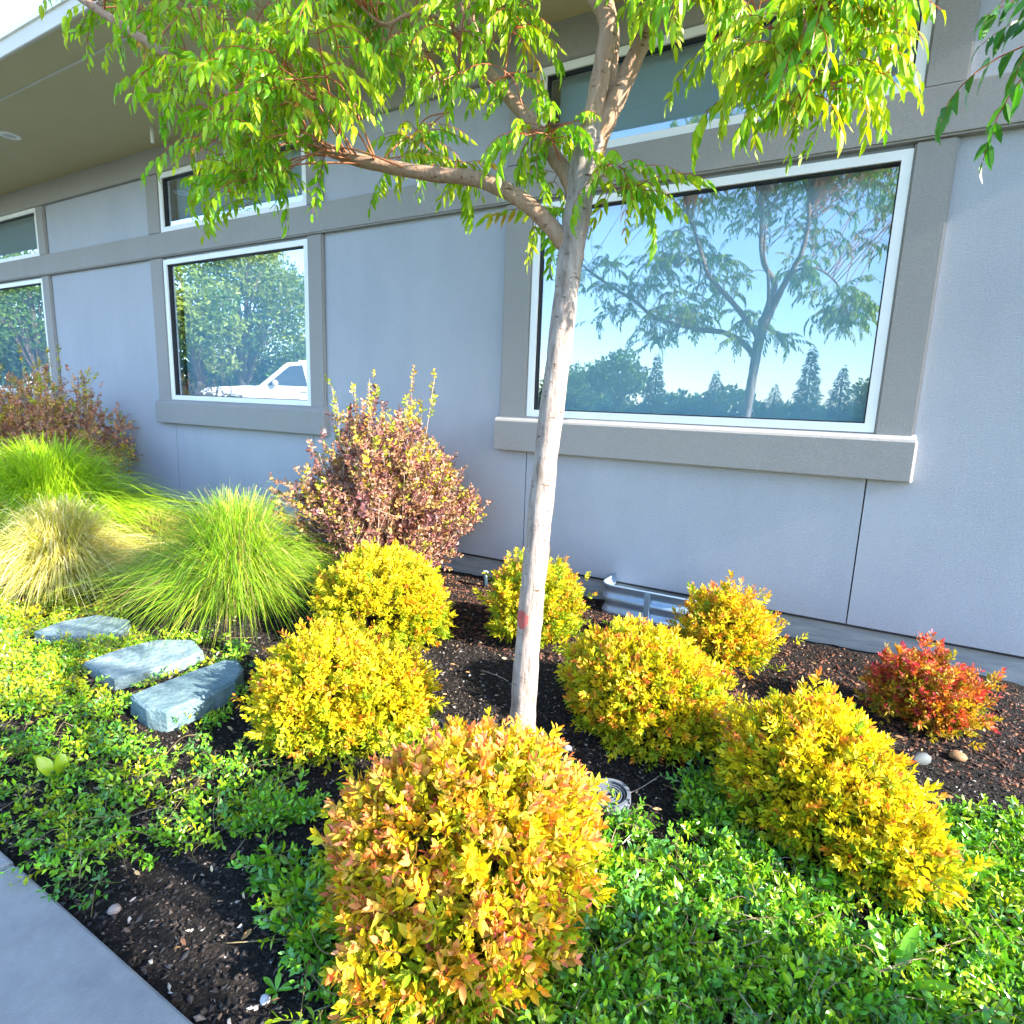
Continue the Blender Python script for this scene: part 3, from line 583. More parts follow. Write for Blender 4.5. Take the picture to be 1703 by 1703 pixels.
# ------------------------------------------------------------------ stepping stones and rocks
def stone_mat(name, a, b): return surf(name, a, b, 11, 0.85, 30, 1.0, 0.03)
STN = [stone_mat('blue grey flagstone', (0.09, 0.17, 0.19), (0.19, 0.27, 0.29)), stone_mat('blue grey flagstone pale', (0.12, 0.20, 0.22), (0.26, 0.33, 0.35))]
def stone(label, pts, ztop, th, m_):
    P = np.array([G(px, py, ztop)[:2] for px, py in pts]); c = P.mean(0); P = P-c
    bm = bmesh.new(); rings = []
    for z, s in ((-th, 1.03), (-0.012, 1.015), (0.0, 0.965)):
        rings.append([bm.verts.new((x*s+random.gauss(0, 0.004), y*s+random.gauss(0, 0.004), z+ztop+random.gauss(0, 0.003))) for x, y in P])
    for a, b in zip(rings, rings[1:]):
        for q in range(len(P)): bm.faces.new((a[q], a[(q+1) % len(P)], b[(q+1) % len(P)], b[q]))
    bm.faces.new(rings[-1]); bm.faces.new(rings[0][::-1])
    bmesh.ops.triangulate(bm, faces=[f for f in bm.faces if len(f.verts) > 4])
    bmesh.ops.subdivide_edges(bm, edges=bm.edges[:], cuts=2, use_grid_fill=True)
    for v in bm.verts: v.co += Vector((random.gauss(0, 0.0015), random.gauss(0, 0.0015), random.gauss(0, 0.0012)))
    o = bm_obj('stepping_stone', bm, m_, None); o.location = (c[0], c[1], 0); tag(o, label, 'stone')
stone('blue grey flat stone lying against the bright yellow spirea', [(216, 1157), (300, 1122), (372, 1096), (396, 1096), (404, 1110), (392, 1132), (340, 1158), (278, 1182), (245, 1176)], 0.10, 0.16, STN[0])
stone('blue grey flat stone with a pale sunlit tip between the other two stones', [(138, 1102), (200, 1080), (262, 1062), (320, 1064), (338, 1080), (300, 1098), (222, 1120), (190, 1128)], 0.09, 0.15, STN[1])
stone('partly overgrown flat stone half buried by the grass clumps', [(58, 1048), (105, 1032), (160, 1022), (215, 1030), (205, 1046), (150, 1054), (90, 1058)], 0.07, 0.13, STN[1])
def rock(label, px, py, s, c0, name='rock'):
    c = G(px, py); bm = bmesh.new(); bmesh.ops.create_icosphere(bm, subdivisions=2, radius=1)
    for v in bm.verts:
        k = 1+0.12*math.sin(3*v.co.x+px)+0.1*math.sin(4*v.co.y+py); v.co = Vector((v.co.x*s[0]*k, v.co.y*s[1]*k, v.co.z*s[2]*k))
    o = bm_obj(name, bm, surf(label[:30], c0, tuple(q*1.4 for q in c0), 30, 0.8, 60, 0.4, 0.005), None, True); o.location = (c[0], c[1], soil_z(c[0], c[1])+s[2]*0.6); o.rotation_euler = (0, 0, px*0.7); tag(o, label, 'rock')
rock('smooth grey rock on the mulch below the red barberry', 1527, 1272, (0.055, 0.03, 0.028), (0.07, 0.08, 0.085))
rock('rusty tan rock on the mulch below the red barberry', 1590, 1268, (0.04, 0.03, 0.02), (0.20, 0.11, 0.05))
rock('small pinkish pebble on soil near the pavement edge', 190, 1512, (0.022, 0.014, 0.012), (0.28, 0.21, 0.18), 'pebble')
rock('small pale pebble on the mulch beside the trunk base', 943, 1253, (0.02, 0.015, 0.014), (0.4, 0.38, 0.35), 'pebble')
rock('small white pebble on soil beside the orange tipped spirea', 440, 1665, (0.014, 0.012, 0.012), (0.35, 0.35, 0.36), 'pebble')
# dry fallen twigs
for lb, pts in (('thin dry twig lying on the mulch left of the trunk', [(800, 1120), (830, 1132), (845, 1140)]), ('thin dry twig on bare soil beside the creeper runners', [(520, 1335), (548, 1345), (570, 1372)]), ('pale dry twig lying by the well light', [(1010, 1335), (1060, 1318), (1100, 1292)])):
    V, T = tube(catmull([np.append(G(a, b)[:2], soil_z(*G(a, b)[:2])+0.012) for a, b in pts], 4), 0.0022, 5)
    tag(link('dry_twig', np_mesh('dry_twig', V, T, smooth=True), M['twig']), lb, 'twig')

# fallen dry leaves
n = 420; P = np.stack([rng.uniform(-3.6, 1.0, n), rng.uniform(-3.66, -0.1, n)], 1); pos = np.stack([P[:, 0], P[:, 1], soil_z(P[:, 0], P[:, 1])+rng.uniform(0.008, 0.03, n)], 1)
DL = []
for q in range(5):
    v, t_ = leaf_geo(0.034, 0.014, rng.uniform(0.2, 0.9), rng.uniform(-0.4, 0.6), ((0.3, 0.85), (0.68, 0.8))); DL.append(Tpl(v, t_, np.zeros(len(v)), np.ones((len(v), 3)), np.zeros(len(v))))
cc = pick([(0.30, 0.17, 0.07), (0.42, 0.28, 0.13), (0.22, 0.10, 0.05), (0.5, 0.40, 0.24)], n, 0.25)
V, T, C = scatter(DL, pos, rot_to(np.stack([rng.normal(size=n), rng.normal(size=n), rng.normal(0, 0.2, n)], 1), rng.normal(0, 0.5, n)), rng.uniform(0.6, 1.3, n), cc, cc, (0, 0, 0))
o = stuff(link('leaf_litter', np_mesh('leaf_litter', V, T, C), M['chips'])); tag(o, 'dry brown fallen leaves scattered over mulch and creeper', 'leaf litter')

# ------------------------------------------------------------------ window well
galv = surf('galvanised steel', (0.28, 0.39, 0.52), (0.36, 0.47, 0.60), 12, 0.42, metal=0.55, spec=0.5)
ww = thing('window_well', 'corrugated galvanised steel window well at the base of the wall', 'window well', (-1.18, 0.0, 0))
path = []
XW, YD, RC = 0.36, 0.30, 0.09
path.append((-XW, 0.03)); path.append((-XW, -YD+RC))
for a in np.linspace(math.pi, 1.5*math.pi, 8)[1:]: path.append((-XW+RC+RC*math.cos(a), -YD+RC+RC*math.sin(a)))
for a in np.linspace(1.5*math.pi, 2*math.pi, 8): path.append((XW-RC+RC*math.cos(a), -YD+RC+RC*math.sin(a)))
path.append((XW, 0.03)); path = np.array(path)
tn = np.gradient(path, axis=0); nrm = np.stack([tn[:, 1], -tn[:, 0]], 1); nrm /= np.linalg.norm(nrm, axis=1)[:, None]
zs = np.linspace(-0.08, 0.235, 40); Vs = []
for off in (0.0, -0.003):
    for z in zs:
        q = path+nrm*(0.011*math.sin(z/0.105*2*math.pi)+off); Vs.append(np.column_stack([q, np.full(len(q), z)]))
V = np.vstack(Vs); n = len(path); mZ = len(zs)
i = (np.arange(mZ-1)[:, None]*n+np.arange(n-1)[None]).reshape(-1, 1)
T = np.vstack([np.hstack([i, i+1, i+n+1, i+n]), np.hstack([i+mZ*n, i+n+mZ*n, i+n+1+mZ*n, i+1+mZ*n])])
link('corrugated_wall', np_mesh('corrugated_wall', V, T, smooth=True), galv, ww)
V, T = tube(np.column_stack([path+nrm*0.006, np.full(n, 0.238)]), 0.009, 8); link('rim', np_mesh('rim', V, T, smooth=True), galv, ww)
link('stiffener', box_mesh(-0.02, 0.025, -YD-0.016, -YD+0.004, -0.05, 0.232, 0.004), galv, ww)
for s in (-1, 1): link('flange', box_mesh(s*XW-(0.0 if s > 0 else 0.055), s*XW+(0.055 if s > 0 else 0.0), -0.003, 0.021, -0.05, 0.235, 0.002), galv, ww)

# ------------------------------------------------------------------ well lights, sprinkler stub
blk = surf('black plastic', (0.025, 0.03, 0.035), (0.05, 0.055, 0.06), 15, 0.4)
lens = surf('dark grey louvre', (0.10, 0.12, 0.15), (0.16, 0.18, 0.21), 15, 0.35)
def well_light(label, px, py, r):
    c = G(px, py); root = thing('well_light', label, 'ground light', (c[0], c[1], soil_z(c[0], c[1])+0.005)); root.rotation_euler = (0.08, -0.05, 0)
    V, T = disc_ring(r*0.84, r, -0.06, 0.030, 40); link('housing_rim', np_mesh('housing_rim', V, T), lens, root)
    V, T = disc_ring(0.0, r*0.9, -0.06, -0.008, 40); link('lens', np_mesh('lens', V, T), blk, root)
    for k in range(5):
        rr = r*(0.15+0.14*k); V, T = disc_ring(rr, rr+r*0.045, -0.012, 0.022, 32); link('louvre_ring', np_mesh('louvre_ring', V, T), lens, root)
well_light('round black well light with concentric louvre rings beside the creeper', 1012, 1330, 0.088)
well_light('round black well light half hidden behind the orange tipped spirea', 716, 1222, 0.07)
c = W(807, 968, -0.20); sp = thing('sprinkler_riser', 'short dark pipe stub with a pale cap close to the foundation', 'pipe', (c[0], -0.20, 0))
V, T = tube([(0, 0, -0.05), (0, 0, 0.05), (0, 0, 0.105)], 0.021, 12); link('pipe', np_mesh('pipe', V, T, smooth=True), surf('dark blue plastic', (0.02, 0.04, 0.06), (0.04, 0.07, 0.10), 10, 0.4), sp)
V, T = tube([(0, 0, 0.104), (0, 0, 0.112), (0, 0, 0.122)], [0.024, 0.025, 0.021], 12); link('cap', np_mesh('cap', V, T), M['concrete'], sp)

# ------------------------------------------------------------------ trees of the bed
def pinnate(L, nl, droop, tlen=0.060, tw=0.0195):
    """one compound leaf: rachis along +x, drooping towards -z"""
    Vs, Ts, ws, js, ss, k = [], [], [], [], [], 0
    u = np.linspace(0, 1, 8); ang = 0.35-droop*u; ds = L/7
    P = np.zeros((8, 3)); sway = rng.normal(0, 0.08)
    for q in range(1, 8): P[q] = P[q-1]+ds*np.array([math.cos(ang[q]), sway*u[q], math.sin(ang[q])])
    v, t_ = tube(P, np.linspace(0.0019, 0.0009, 8), 3); Vs.append(v); Ts.append(t_); k += len(v); ws.append(np.zeros(len(v))); js.append(np.ones((len(v), 3))); ss.append(np.ones(len(v)))
    for q in range(nl):
        s = 0.22+0.78*(q//2)/(nl//2) if q < nl-1 else 1.0; f = s*7; i0 = min(int(f), 6); p0 = P[i0]+(P[i0+1]-P[i0])*(f-i0)
        T0 = P[i0+1]-P[i0]; T0 /= np.linalg.norm(T0); sd = 1 if q % 2 else -1
        d = T0*0.55+np.array([0, sd*rng.uniform(0.35, 0.8), -rng.uniform(0.35, 1.0)]) if q < nl-1 else T0+np.array([0, 0, -0.3])
        sz = rng.uniform(0.75, 1.15)*(1-0.35*abs(s-0.6))
        v, t_ = leaf_geo(tlen*sz, tw*sz, rng.uniform(0.15, 0.5), rng.uniform(0.05, 0.4), ((0.28, 0.92), (0.66, 0.75)))
        Rm = rot_to(d[None], np.array([rng.normal(0, 0.7)]))[0]
        Vs.append(v@Rm.T+p0); Ts.append(t_+k); k += len(v); ws.append(np.full(len(v), rng.uniform()))
        g = rng.uniform(0.8, 1.2); js.append(np.tile([g*rng.uniform(0.85, 1.2), g, g], (len(v), 1))); ss.append(np.zeros(len(v)))
    return Tpl(np.vstack(Vs), np.vstack(Ts), np.concatenate(ws), np.vstack(js), np.concatenate(ss))
PIN = [pinnate(rng.uniform(0.20, 0.27), 13, rng.uniform(0.9, 2.0)) for _ in range(8)]
TWIG = (0.42, 0.12, 0.05)
LG = [(0.19, 0.42, 0.006), (0.26, 0.48, 0.006), (0.14, 0.36, 0.008), (0.38, 0.52, 0.006), (0.30, 0.44, 0.01)]
M['redtwig'] = surf('reddish twig', (0.34, 0.11, 0.05), (0.45, 0.18, 0.08), 30, 0.7)
def leafy(root, O, clusters, branches, nparts, cols, scale=1.0, per=(5, 8)):
    allb = np.vstack(branches); P, A, S = [], [], []; tw = []
    for c in clusters:
        dd = allb-c; dist = np.linalg.norm(dd, axis=1)*rng.uniform(1, 1.6, len(dd))+np.where(allb[:, 2] > c[2]+0.15, 0.5, 0.0); b = allb[np.argmin(dist)]
        Lb = np.linalg.norm(c-b); mid = (b+c)/2+np.array([0, 0, 0.18*Lb])+rng.normal(0, 0.05*Lb, 3)
        C = catmull([b, mid, c], 6); tw.append(tube(C-O, np.linspace(min(0.0045, 0.0025+0.004*Lb), 0.0015, len(C)), 5))
        az0 = math.atan2(c[1]-b[1], c[0]-b[0])
        n = int(rng.integers(per[0], per[1]+1))
        for q in range(n):
            s = rng.uniform(0.55, 1.0) if q else 1.0; p_ = C[int(s*(len(C)-1))]
            P.append(p_); A.append(az0+(rng.uniform(-2.4, 2.4) if q else rng.normal(0, 0.3))); S.append(rng.uniform(0.75, 1.2)*scale)
    P, A, S = np.array(P), np.array(A), np.array(S); n = len(P)
    tl = rng.normal(0, 0.25, n); d = np.stack([np.cos(A)*np.cos(tl), np.sin(A)*np.cos(tl), np.sin(tl)], 1); Rm = rot_to(d, rng.normal(0, 0.25, n))
    cA = pick(cols, n, 0.15); cB = pick(cols, n, 0.15); om = rng.uniform(size=n) < 0.02; cB[om] = pick([(0.55, 0.22, 0.05), (0.5, 0.34, 0.03)], om.sum())
    v = P-CAM; zc = v@F_; sx = 851.5+FPX*(v@R_)/zc; sy = 851.5-FPX*(v@U_)/zc
    infr = (zc > 0.3) & (sx > -60) & (sx < 1760) & (sy > -90) & (sy < 1760)
    order = np.argsort(np.where(infr, zc, 1e3)); part = np.zeros(n, bool); part[order[:min(nparts, int(infr.sum()))]] = True
    V, T, C = scatter(PIN, (P-O)[~part], Rm[~part], S[~part], cA[~part], cB[~part], TWIG)
    stuff(link('foliage', np_mesh('foliage', V, T, C), M['leaf'], root))
    cache = {}
    for q in np.where(part)[0]:
        v_ = int(rng.integers(0, len(PIN))); cc = int(rng.integers(0, 4)); key = (v_, cc)
        if key not in cache:
            tp = PIN[v_]; cache[key] = np_mesh('leaf', tp.V, tp.T, np.clip(tp.colors(cA[q], cB[q], TWIG), 0.002, 0.95)); cache[key].materials.append(M['leaf'])
        o = bpy.data.objects.new('leaf', cache[key]); COL.objects.link(o); o.parent = root
        o.matrix_local = Matrix.Translation(Vector(P[q]-O)) @ Matrix(Rm[q].tolist()).to_4x4() @ Matrix.Scale(float(S[q]), 4)
    V, T = merge(tw); stuff(link('twigs', np_mesh('twigs', V, T, smooth=True), M['redtwig'], root))
def pts3(L): return [W(px, py, y) for px, py, y in L]
O1 = np.append(G(868, 1262)[:2], 0.0)
paint = W(862, 1030, -2.36)-O1
M['bark'] = barkmat('pale flaking bark', (0.16, 0.11, 0.09), (0.40, 0.33, 0.29), (0.56, 0.50, 0.46), tuple(paint))
M['branchbark'] = barkmat('warm smooth bark', (0.34, 0.19, 0.11), (0.46, 0.29, 0.19), (0.55, 0.40, 0.30))
TR = thing('pistache_tree', 'slender pale barked young tree with bright green drooping leaves in the middle of the bed', 'tree', tuple(O1))
trunk = [np.append(O1[:2], -0.06)]+pts3([(868, 1225, -2.30), (874, 1120, -2.30), (884, 1000, -2.30), (894, 900, -2.30), (908, 760, -2.29), (928, 600, -2.28), (946, 450, -2.27), (958, 370, -2.26), (970, 290, -2.26), (982, 232, -2.26), (996, 196, -2.26)])
C = catmull(trunk, 8); rad = np.interp(np.linspace(0, 1, len(C)), [0, 0.06, 0.2, 0.6, 0.78, 0.9, 1.0], [0.078, 0.060, 0.053, 0.046, 0.051, 0.056, 0.030])
rad = rad*(1+0.03*np.sin(np.arange(len(C))*0.9)+0.02*np.sin(np.arange(len(C))*2.3+1))
V, T = tube(C, rad, 20, 0.012); link('trunk', np_mesh('trunk', V-O1, T, smooth=True), M['bark'], TR)
BR = [
 ([(950, 420, -2.27), (934, 398, -2.28), (895, 355, -2.30), (850, 322, -2.33), (790, 297, -2.36), (720, 290, -2.40), (640, 276, -2.44), (580, 262, -2.48), (530, 243, -2.51), (465, 220, -2.55), (385, 155, -2.62), (285, 95, -2.72), (190, 34, -2.80), (95, -30, -2.88)], 0.034, 0.016),
 ([(962, 345, -2.26), (945, 295, -2.25), (920, 258, -2.22), (880, 200, -2.18), (836, 150, -2.15), (803, 105, -2.12), (790, 60, -2.10), (772, 0, -2.10), (740, -90, -2.12), (690, -200, -2.16)], 0.032, 0.016),
 ([(968, 300, -2.26), (976, 250, -2.265), (988, 187, -2.27), (1003, 106, -2.28), (1011, 38, -2.29), (990, -5, -2.30), (950, -80, -2.32), (930, -220, -2.34), (940, -420, -2.30)], 0.043, 0.018),
 ([(974, 300, -2.25), (988, 250, -2.25), (1009, 197, -2.24), (1034, 146, -2.22), (1065, 76, -2.20), (1102, 5, -2.18), (1150, -100, -2.16), (1180, -260, -2.14), (1175, -420, -2.15)], 0.044, 0.016),
 ([(1004, 190, -2.22), (1017, 140, -2.16), (1023, 50, -2.10), (1015, -10, -2.06), (1030, -120, -2.0)], 0.020, 0.010),
 ([(1102, 5, -2.18), (1180, -60, -2.22), (1270, -55, -2.27), (1325, 0, -2.30), (1340, 60, -2.32), (1352, 105, -2.33), (1376, 146, -2.34)], 0.012, 0.005),
 ([(790, 60, -2.10), (700, 20, -2.2), (640, 40, -2.3), (600, 10, -2.4)], 0.010, 0.005),
 ([(770, 0, -2.10), (768, 40, -2.13), (764, 90, -2.15), (756, 150, -2.16), (747, 186, -2.17)], 0.011, 0.006),
]
branches = []
for pl, r0, r1 in BR:
    C = catmull(pts3(pl), 6); branches.append(C); V, T = tube(C, np.linspace(r0, r1, len(C))*(1+0.04*np.sin(np.arange(len(C))*1.3)), 12, 0.02)
    link('branch', np_mesh('branch', V-O1, T, smooth=True), M['branchbark'], TR)
def region(poly, n, y0, y1):
    poly = np.array(poly, float); lo, hi = poly.min(0), poly.max(0); out = []
    while len(out) < n:
        q = rng.uniform(lo, hi)
        if inpoly(q[None], poly.tolist())[0]: out.append(W(q[0], q[1], rng.uniform(y0, y1)))
    return out
cl = region([(130, -60), (560, -60), (540, 120), (490, 170), (450, 220), (410, 330), (355, 350), (320, 270), (280, 190), (230, 100), (150, 0)], 54, -3.0, -2.35)
cl += region([(330, 290), (430, 280), (400, 370), (350, 380)], 7, -2.85, -2.6)
cl += region([(1210, 100), (1340, 110), (1320, 190), (1230, 160)], 5, -2.45, -2.2)
cl += region([(560, -60), (900, -60), (860, 60), (820, 150), (760, 175), (640, 150), (560, 150)], 27, -2.5, -1.95)
cl += region([(640, 240), (820, 265), (800, 300), (650, 285)], 6, -2.25, -1.95)
cl += region([(830, 190), (930, 180), (940, 240), (850, 240)], 4, -2.5, -2.25)
cl += region([(1100, -60), (1480, -60), (1460, 40), (1400, 110), (1330, 120), (1230, 80), (1130, 60)], 25, -2.5, -2.05)
cl += region([(1340, 110), (1420, 90), (1430, 150), (1360, 160)], 4, -2.45, -2.25)
cl += region([(1010, 270), (1060, 270), (1060, 330), (1010, 330)], 4, -2.35, -2.15)
cl += region([(880, 300), (925, 300), (925, 370), (890, 380)], 3, -2.25, -2.05)
for q in range(150):
    u = rng.normal(size=3); u /= np.linalg.norm(u); c = np.array([-0.75, -2.5, 4.55])+u*np.array([1.7, 1.0, 1.15])*rng.uniform(0.45, 1)
    if c[2] > 3.75 and not (c[1] > -1.95 and c[2] > 4.0): cl.append(c)
for q in range(110): cl.append(np.array([rng.uniform(-2.2, 0.5), rng.uniform(-3.5, -2.75), rng.uniform(3.25, 4.4)]))
leafy(TR, O1, cl, branches, 300, LG, 1.0, (4, 7))
# the neighbouring tree, only a hanging spray of it reaches into the picture
O2 = np.array([2.6, -3.45, 0.0]); T2 = thing('pistache_tree', 'second young tree further along the bed whose shaded leaf spray hangs by the wall trim', 'tree', tuple(O2))
t2 = catmull([O2+np.array([0, 0, -0.05]), O2+np.array([0.02, 0, 1.0]), O2+np.array([-0.03, 0.02, 2.2]), O2+np.array([0, 0, 3.4]), O2+np.array([0.05, 0, 4.6])], 6)
V, T = tube(t2, np.linspace(0.062, 0.02, len(t2)), 14, 0.012); link('trunk', np_mesh('trunk', V-O2, T, smooth=True), M['bark'], T2)
b2 = [t2]
e2 = W(1815, 30, -2.75)
for e in (e2, O2+np.array([0.9, -0.4, 4.0]), O2+np.array([0.3, 0.7, 3.8]), O2+np.array([-0.5, -0.8, 4.3])):
    s = t2[13]; C = catmull([s, (s+e)/2+np.array([0, 0, 0.2]), e], 6); b2.append(C); V, T = tube(C, np.linspace(0.028, 0.009, len(C)), 10, 0.02); link('branch', np_mesh('branch', V-O2, T, smooth=True), M['branchbark'], T2)
cl2 = [W(1790, 60, -2.75), W(1820, -20, -2.8), W(1800, 120, -2.75), W(1840, 90, -2.7), W(1810, -60, -2.7)]
for q in range(60):
    u = rng.normal(size=3); u /= np.linalg.norm(u); cl2.append(O2+np.array([0.1, -0.1, 3.6])+u*np.array([1.15, 0.95, 1.25])*rng.uniform(0.5, 1))
leafy(T2, O2, cl2, b2, 40, [(0.05, 0.20, 0.012), (0.07, 0.24, 0.012), (0.04, 0.16, 0.02)], 1.0)  # the spray's shadow is put into these darker leaf greens

# ------------------------------------------------------------------ the far side of the street, seen mirrored in the glass
FAR = leafmat('far tree leaf', 0.3, 0.5)
fbark = surf('far tree bark', (0.10, 0.07, 0.05), (0.18, 0.13, 0.10), 6, 0.9)
def far_tree(label, x, y, h, r, n, cols, ls=0.22, crown0=0.25, z0=0.6):
    root = thing('broadleaf_tree', label, 'tree', (x, y, z0), 0, 'trees across the parking lot')
    V, T = tube([(0, 0, -0.3), (0.05, 0, h*0.3), (0, 0.1, h*0.62)], [r*0.07, r*0.05, r*0.02], 9); parts = [(V, T)]
    cents = []
    for q in range(26):
        u = rng.normal(size=3); u /= np.linalg.norm(u); c = np.array([0, 0, h*(crown0+(1-crown0)/2)])+u*np.array([r, r, h*(1-crown0)/2])*rng.uniform(0.35, 0.85)
        cents.append(c); parts.append(tube([(0, 0, h*crown0*0.9), c*np.array([0.5, 0.5, 0.8]), c], [r*0.025, r*0.015, r*0.006], 5))
    V, T = merge(parts); link('trunk', np_mesh('trunk', V, T, smooth=True), fbark, root)
    cents = np.array(cents); ci = rng.integers(0, 26, n); d = rng.normal(size=(n, 3)); d /= np.linalg.norm(d, axis=1)[:, None]
    P = cents[ci]+d*(r*0.42*rng.uniform(0.4, 1, n)**0.5)[:, None]*np.array([1, 1, 0.8])
    v = np.array([(0, 0, 0), (0.45, -0.28, 0.08), (1, 0, -0.2), (0.45, 0.28, 0.08)]); t_ = np.array([(0, 1, 2), (0, 2, 3)]); tp = Tpl(v, t_, np.zeros(len(v)), np.ones((len(v), 3)), np.zeros(len(v)))
    cc = pick(cols, 26, 0.2)[ci]*rng.uniform(0.75, 1.25, (n, 1))
    V, T, C = scatter([tp], P, rot_to(rng.normal(size=(n, 3)), rng.uniform(0, 6, n)), ls*rng.uniform(0.6, 1.3, n), cc, cc, (0, 0, 0))
    stuff(link('crown', np_mesh('crown', V, T, C), FAR, root))
def conifer(label, x, y, h, r, n, cols):
    root = thing('conifer', label, 'tree', (x, y, 0.6), 0, 'conifers across the parking lot')
    V, T = tube([(0, 0, -0.3), (0, 0, h*0.5), (0, 0, h*0.97)], [r*0.12, r*0.07, 0.01], 8); link('trunk', np_mesh('trunk', V, T, smooth=True), fbark, root)
    z = 1-np.sqrt(rng.uniform(0, 1, n)); a = rng.uniform(0, 6.28, n); rr = r*(1-z)*rng.uniform(0.55, 1.05, n)*(0.85+0.25*np.sin(z*38+a*2)); P = np.stack([rr*np.cos(a), rr*np.sin(a), 0.3+z*h*0.97], 1)
    d = np.stack([np.cos(a), np.sin(a), rng.normal(-0.1, 0.3, n)], 1)
    v, t_ = leaf_geo(1, 0.4, 0.3, 0.25, ((0.45, 1.0),)); tp = Tpl(v, t_, np.zeros(len(v)), np.ones((len(v), 3)), np.zeros(len(v)))
    cc = pick(cols, n, 0.3); V, T, C = scatter([tp], P, rot_to(d, rng.uniform(-0.5, 0.5, n)), h*0.055*rng.uniform(0.6, 1.3, n), cc, cc, (0, 0, 0))
    stuff(link('crown', np_mesh('crown', V, T, C), FAR, root))
FG = [(0.07, 0.15, 0.02), (0.10, 0.20, 0.025), (0.05, 0.11, 0.02)]; FY = [(0.20, 0.26, 0.03), (0.16, 0.24, 0.03), (0.08, 0.16, 0.02)]; FB = [(0.03, 0.08, 0.04), (0.04, 0.10, 0.05)]
far_tree('unseen dense crowned tree added beyond the bed to cast shadow on the pavement', 4.9, -4.85, 5.0, 1.3, 20000, [(0.07, 0.15, 0.02), (0.10, 0.20, 0.025)], 0.165, 0.40, -0.06)  # added out of view, not mirrored; its crown keeps sun off the pavement
q = MIR(400, 560, 33); far_tree('broad yellow green tree across the lot behind the white car', q[0], q[1], 10.5, 4.2, 14000, FY, 0.22, 0.12)
for lb, px, dp, h, r in (('low dense tree directly behind the white car', 470, 36, 3.6, 2.4), ('bushy tree behind the nose of the white car', 350, 40, 4.5, 3.0), ('bushy dark tree at the end of the lot', 20, 44, 6.5, 4.0), ('dense tree between the car and the end of the lot', 130, 46, 6.5, 4.0), ('bushy tree beyond the tail of the white car', 570, 44, 3.4, 3.0)):
    q = MIR(px, 620, dp); far_tree(lb, q[0], q[1], h, r, 7000, FG+FB, 0.3, 0.0)
q = MIR(325, 560, 27); far_tree('smaller lime tree with pale trunk beside the white car', q[0], q[1], 7.0, 2.0, 4500, FY, 0.25, 0.2)
q = MIR(535, 560, 48); far_tree('dark blue green tree across the lot beyond the white car', q[0], q[1], 8.2, 2.6, 8000, FB, 0.26, 0.1)
q = MIR(60, 560, 34); far_tree('loose tree mirrored in the farthest window', q[0], q[1], 9.5, 3.8, 9000, FY+FG, 0.22, 0.12)
q = MIR(-60, 560, 42); far_tree('tall loose tree beyond the end of the parking lot', q[0], q[1], 12, 5.0, 6500, FG, 0.36, 0.1)
q = MIR(1030, 600, 46); far_tree('rounded tree across the lot facing the large window', q[0], q[1], 6.3, 2.4, 4000, FG, 0.3, 0.15)
q = MIR(960, 600, 60); far_tree('low spreading tree at the back of the lot', q[0], q[1], 5.0, 3.6, 4000, FG, 0.36, 0.1)
q = MIR(1480, 600, 44); far_tree('round tree across the lot beyond the conifers', q[0], q[1], 4.6, 2.2, 3500, FY, 0.28, 0.15)
for lb, px, dp, h, r in (('narrow conifer across the lot, tallest of its row', 1345, 40, 5.6, 1.2), ('conifer beside the tallest narrow one', 1400, 43, 4.6, 1.3), ('dark squat conifer standing alone', 1190, 44, 3.9, 1.3), ('slim conifer next to the rounded tree', 1090, 42, 4.8, 1.1), ('stout conifer at the end of the row', 1290, 52, 3.6, 1.5)):
    q = MIR(px, 640, dp); conifer(lb, q[0], q[1], h, r, 3000, FB+FG[2:])
# distant hedge belt: one mass of foliage
n = 26000; xx = rng.uniform(-140, 60, n); P = np.stack([xx, -66-6*rng.uniform(size=n)+0.06*xx, 0.5+rng.uniform(size=n)*(2.6+0.9*np.sin(xx*0.31)+0.6*np.sin(xx*0.83))], 1)
v = np.array([(0, 0, 0), (0.45, -0.3, 0.08), (1, 0, -0.2), (0.45, 0.3, 0.08)]); t_ = np.array([(0, 1, 2), (0, 2, 3)]); tp = Tpl(v, t_, np.zeros(len(v)), np.ones((len(v), 3)), np.zeros(len(v))); cc = pick(FG+FB, n, 0.3)
V, T, C = scatter([tp], P, rot_to(rng.normal(size=(n, 3)), rng.uniform(0, 6, n)), rng.uniform(0.5, 1.1, n), cc, cc, (0, 0, 0))
o = stuff(link('hedge_belt', np_mesh('hedge_belt', V, T, C), FAR)); tag(o, 'long dark green hedge belt closing off the far side of the lot', 'hedge')

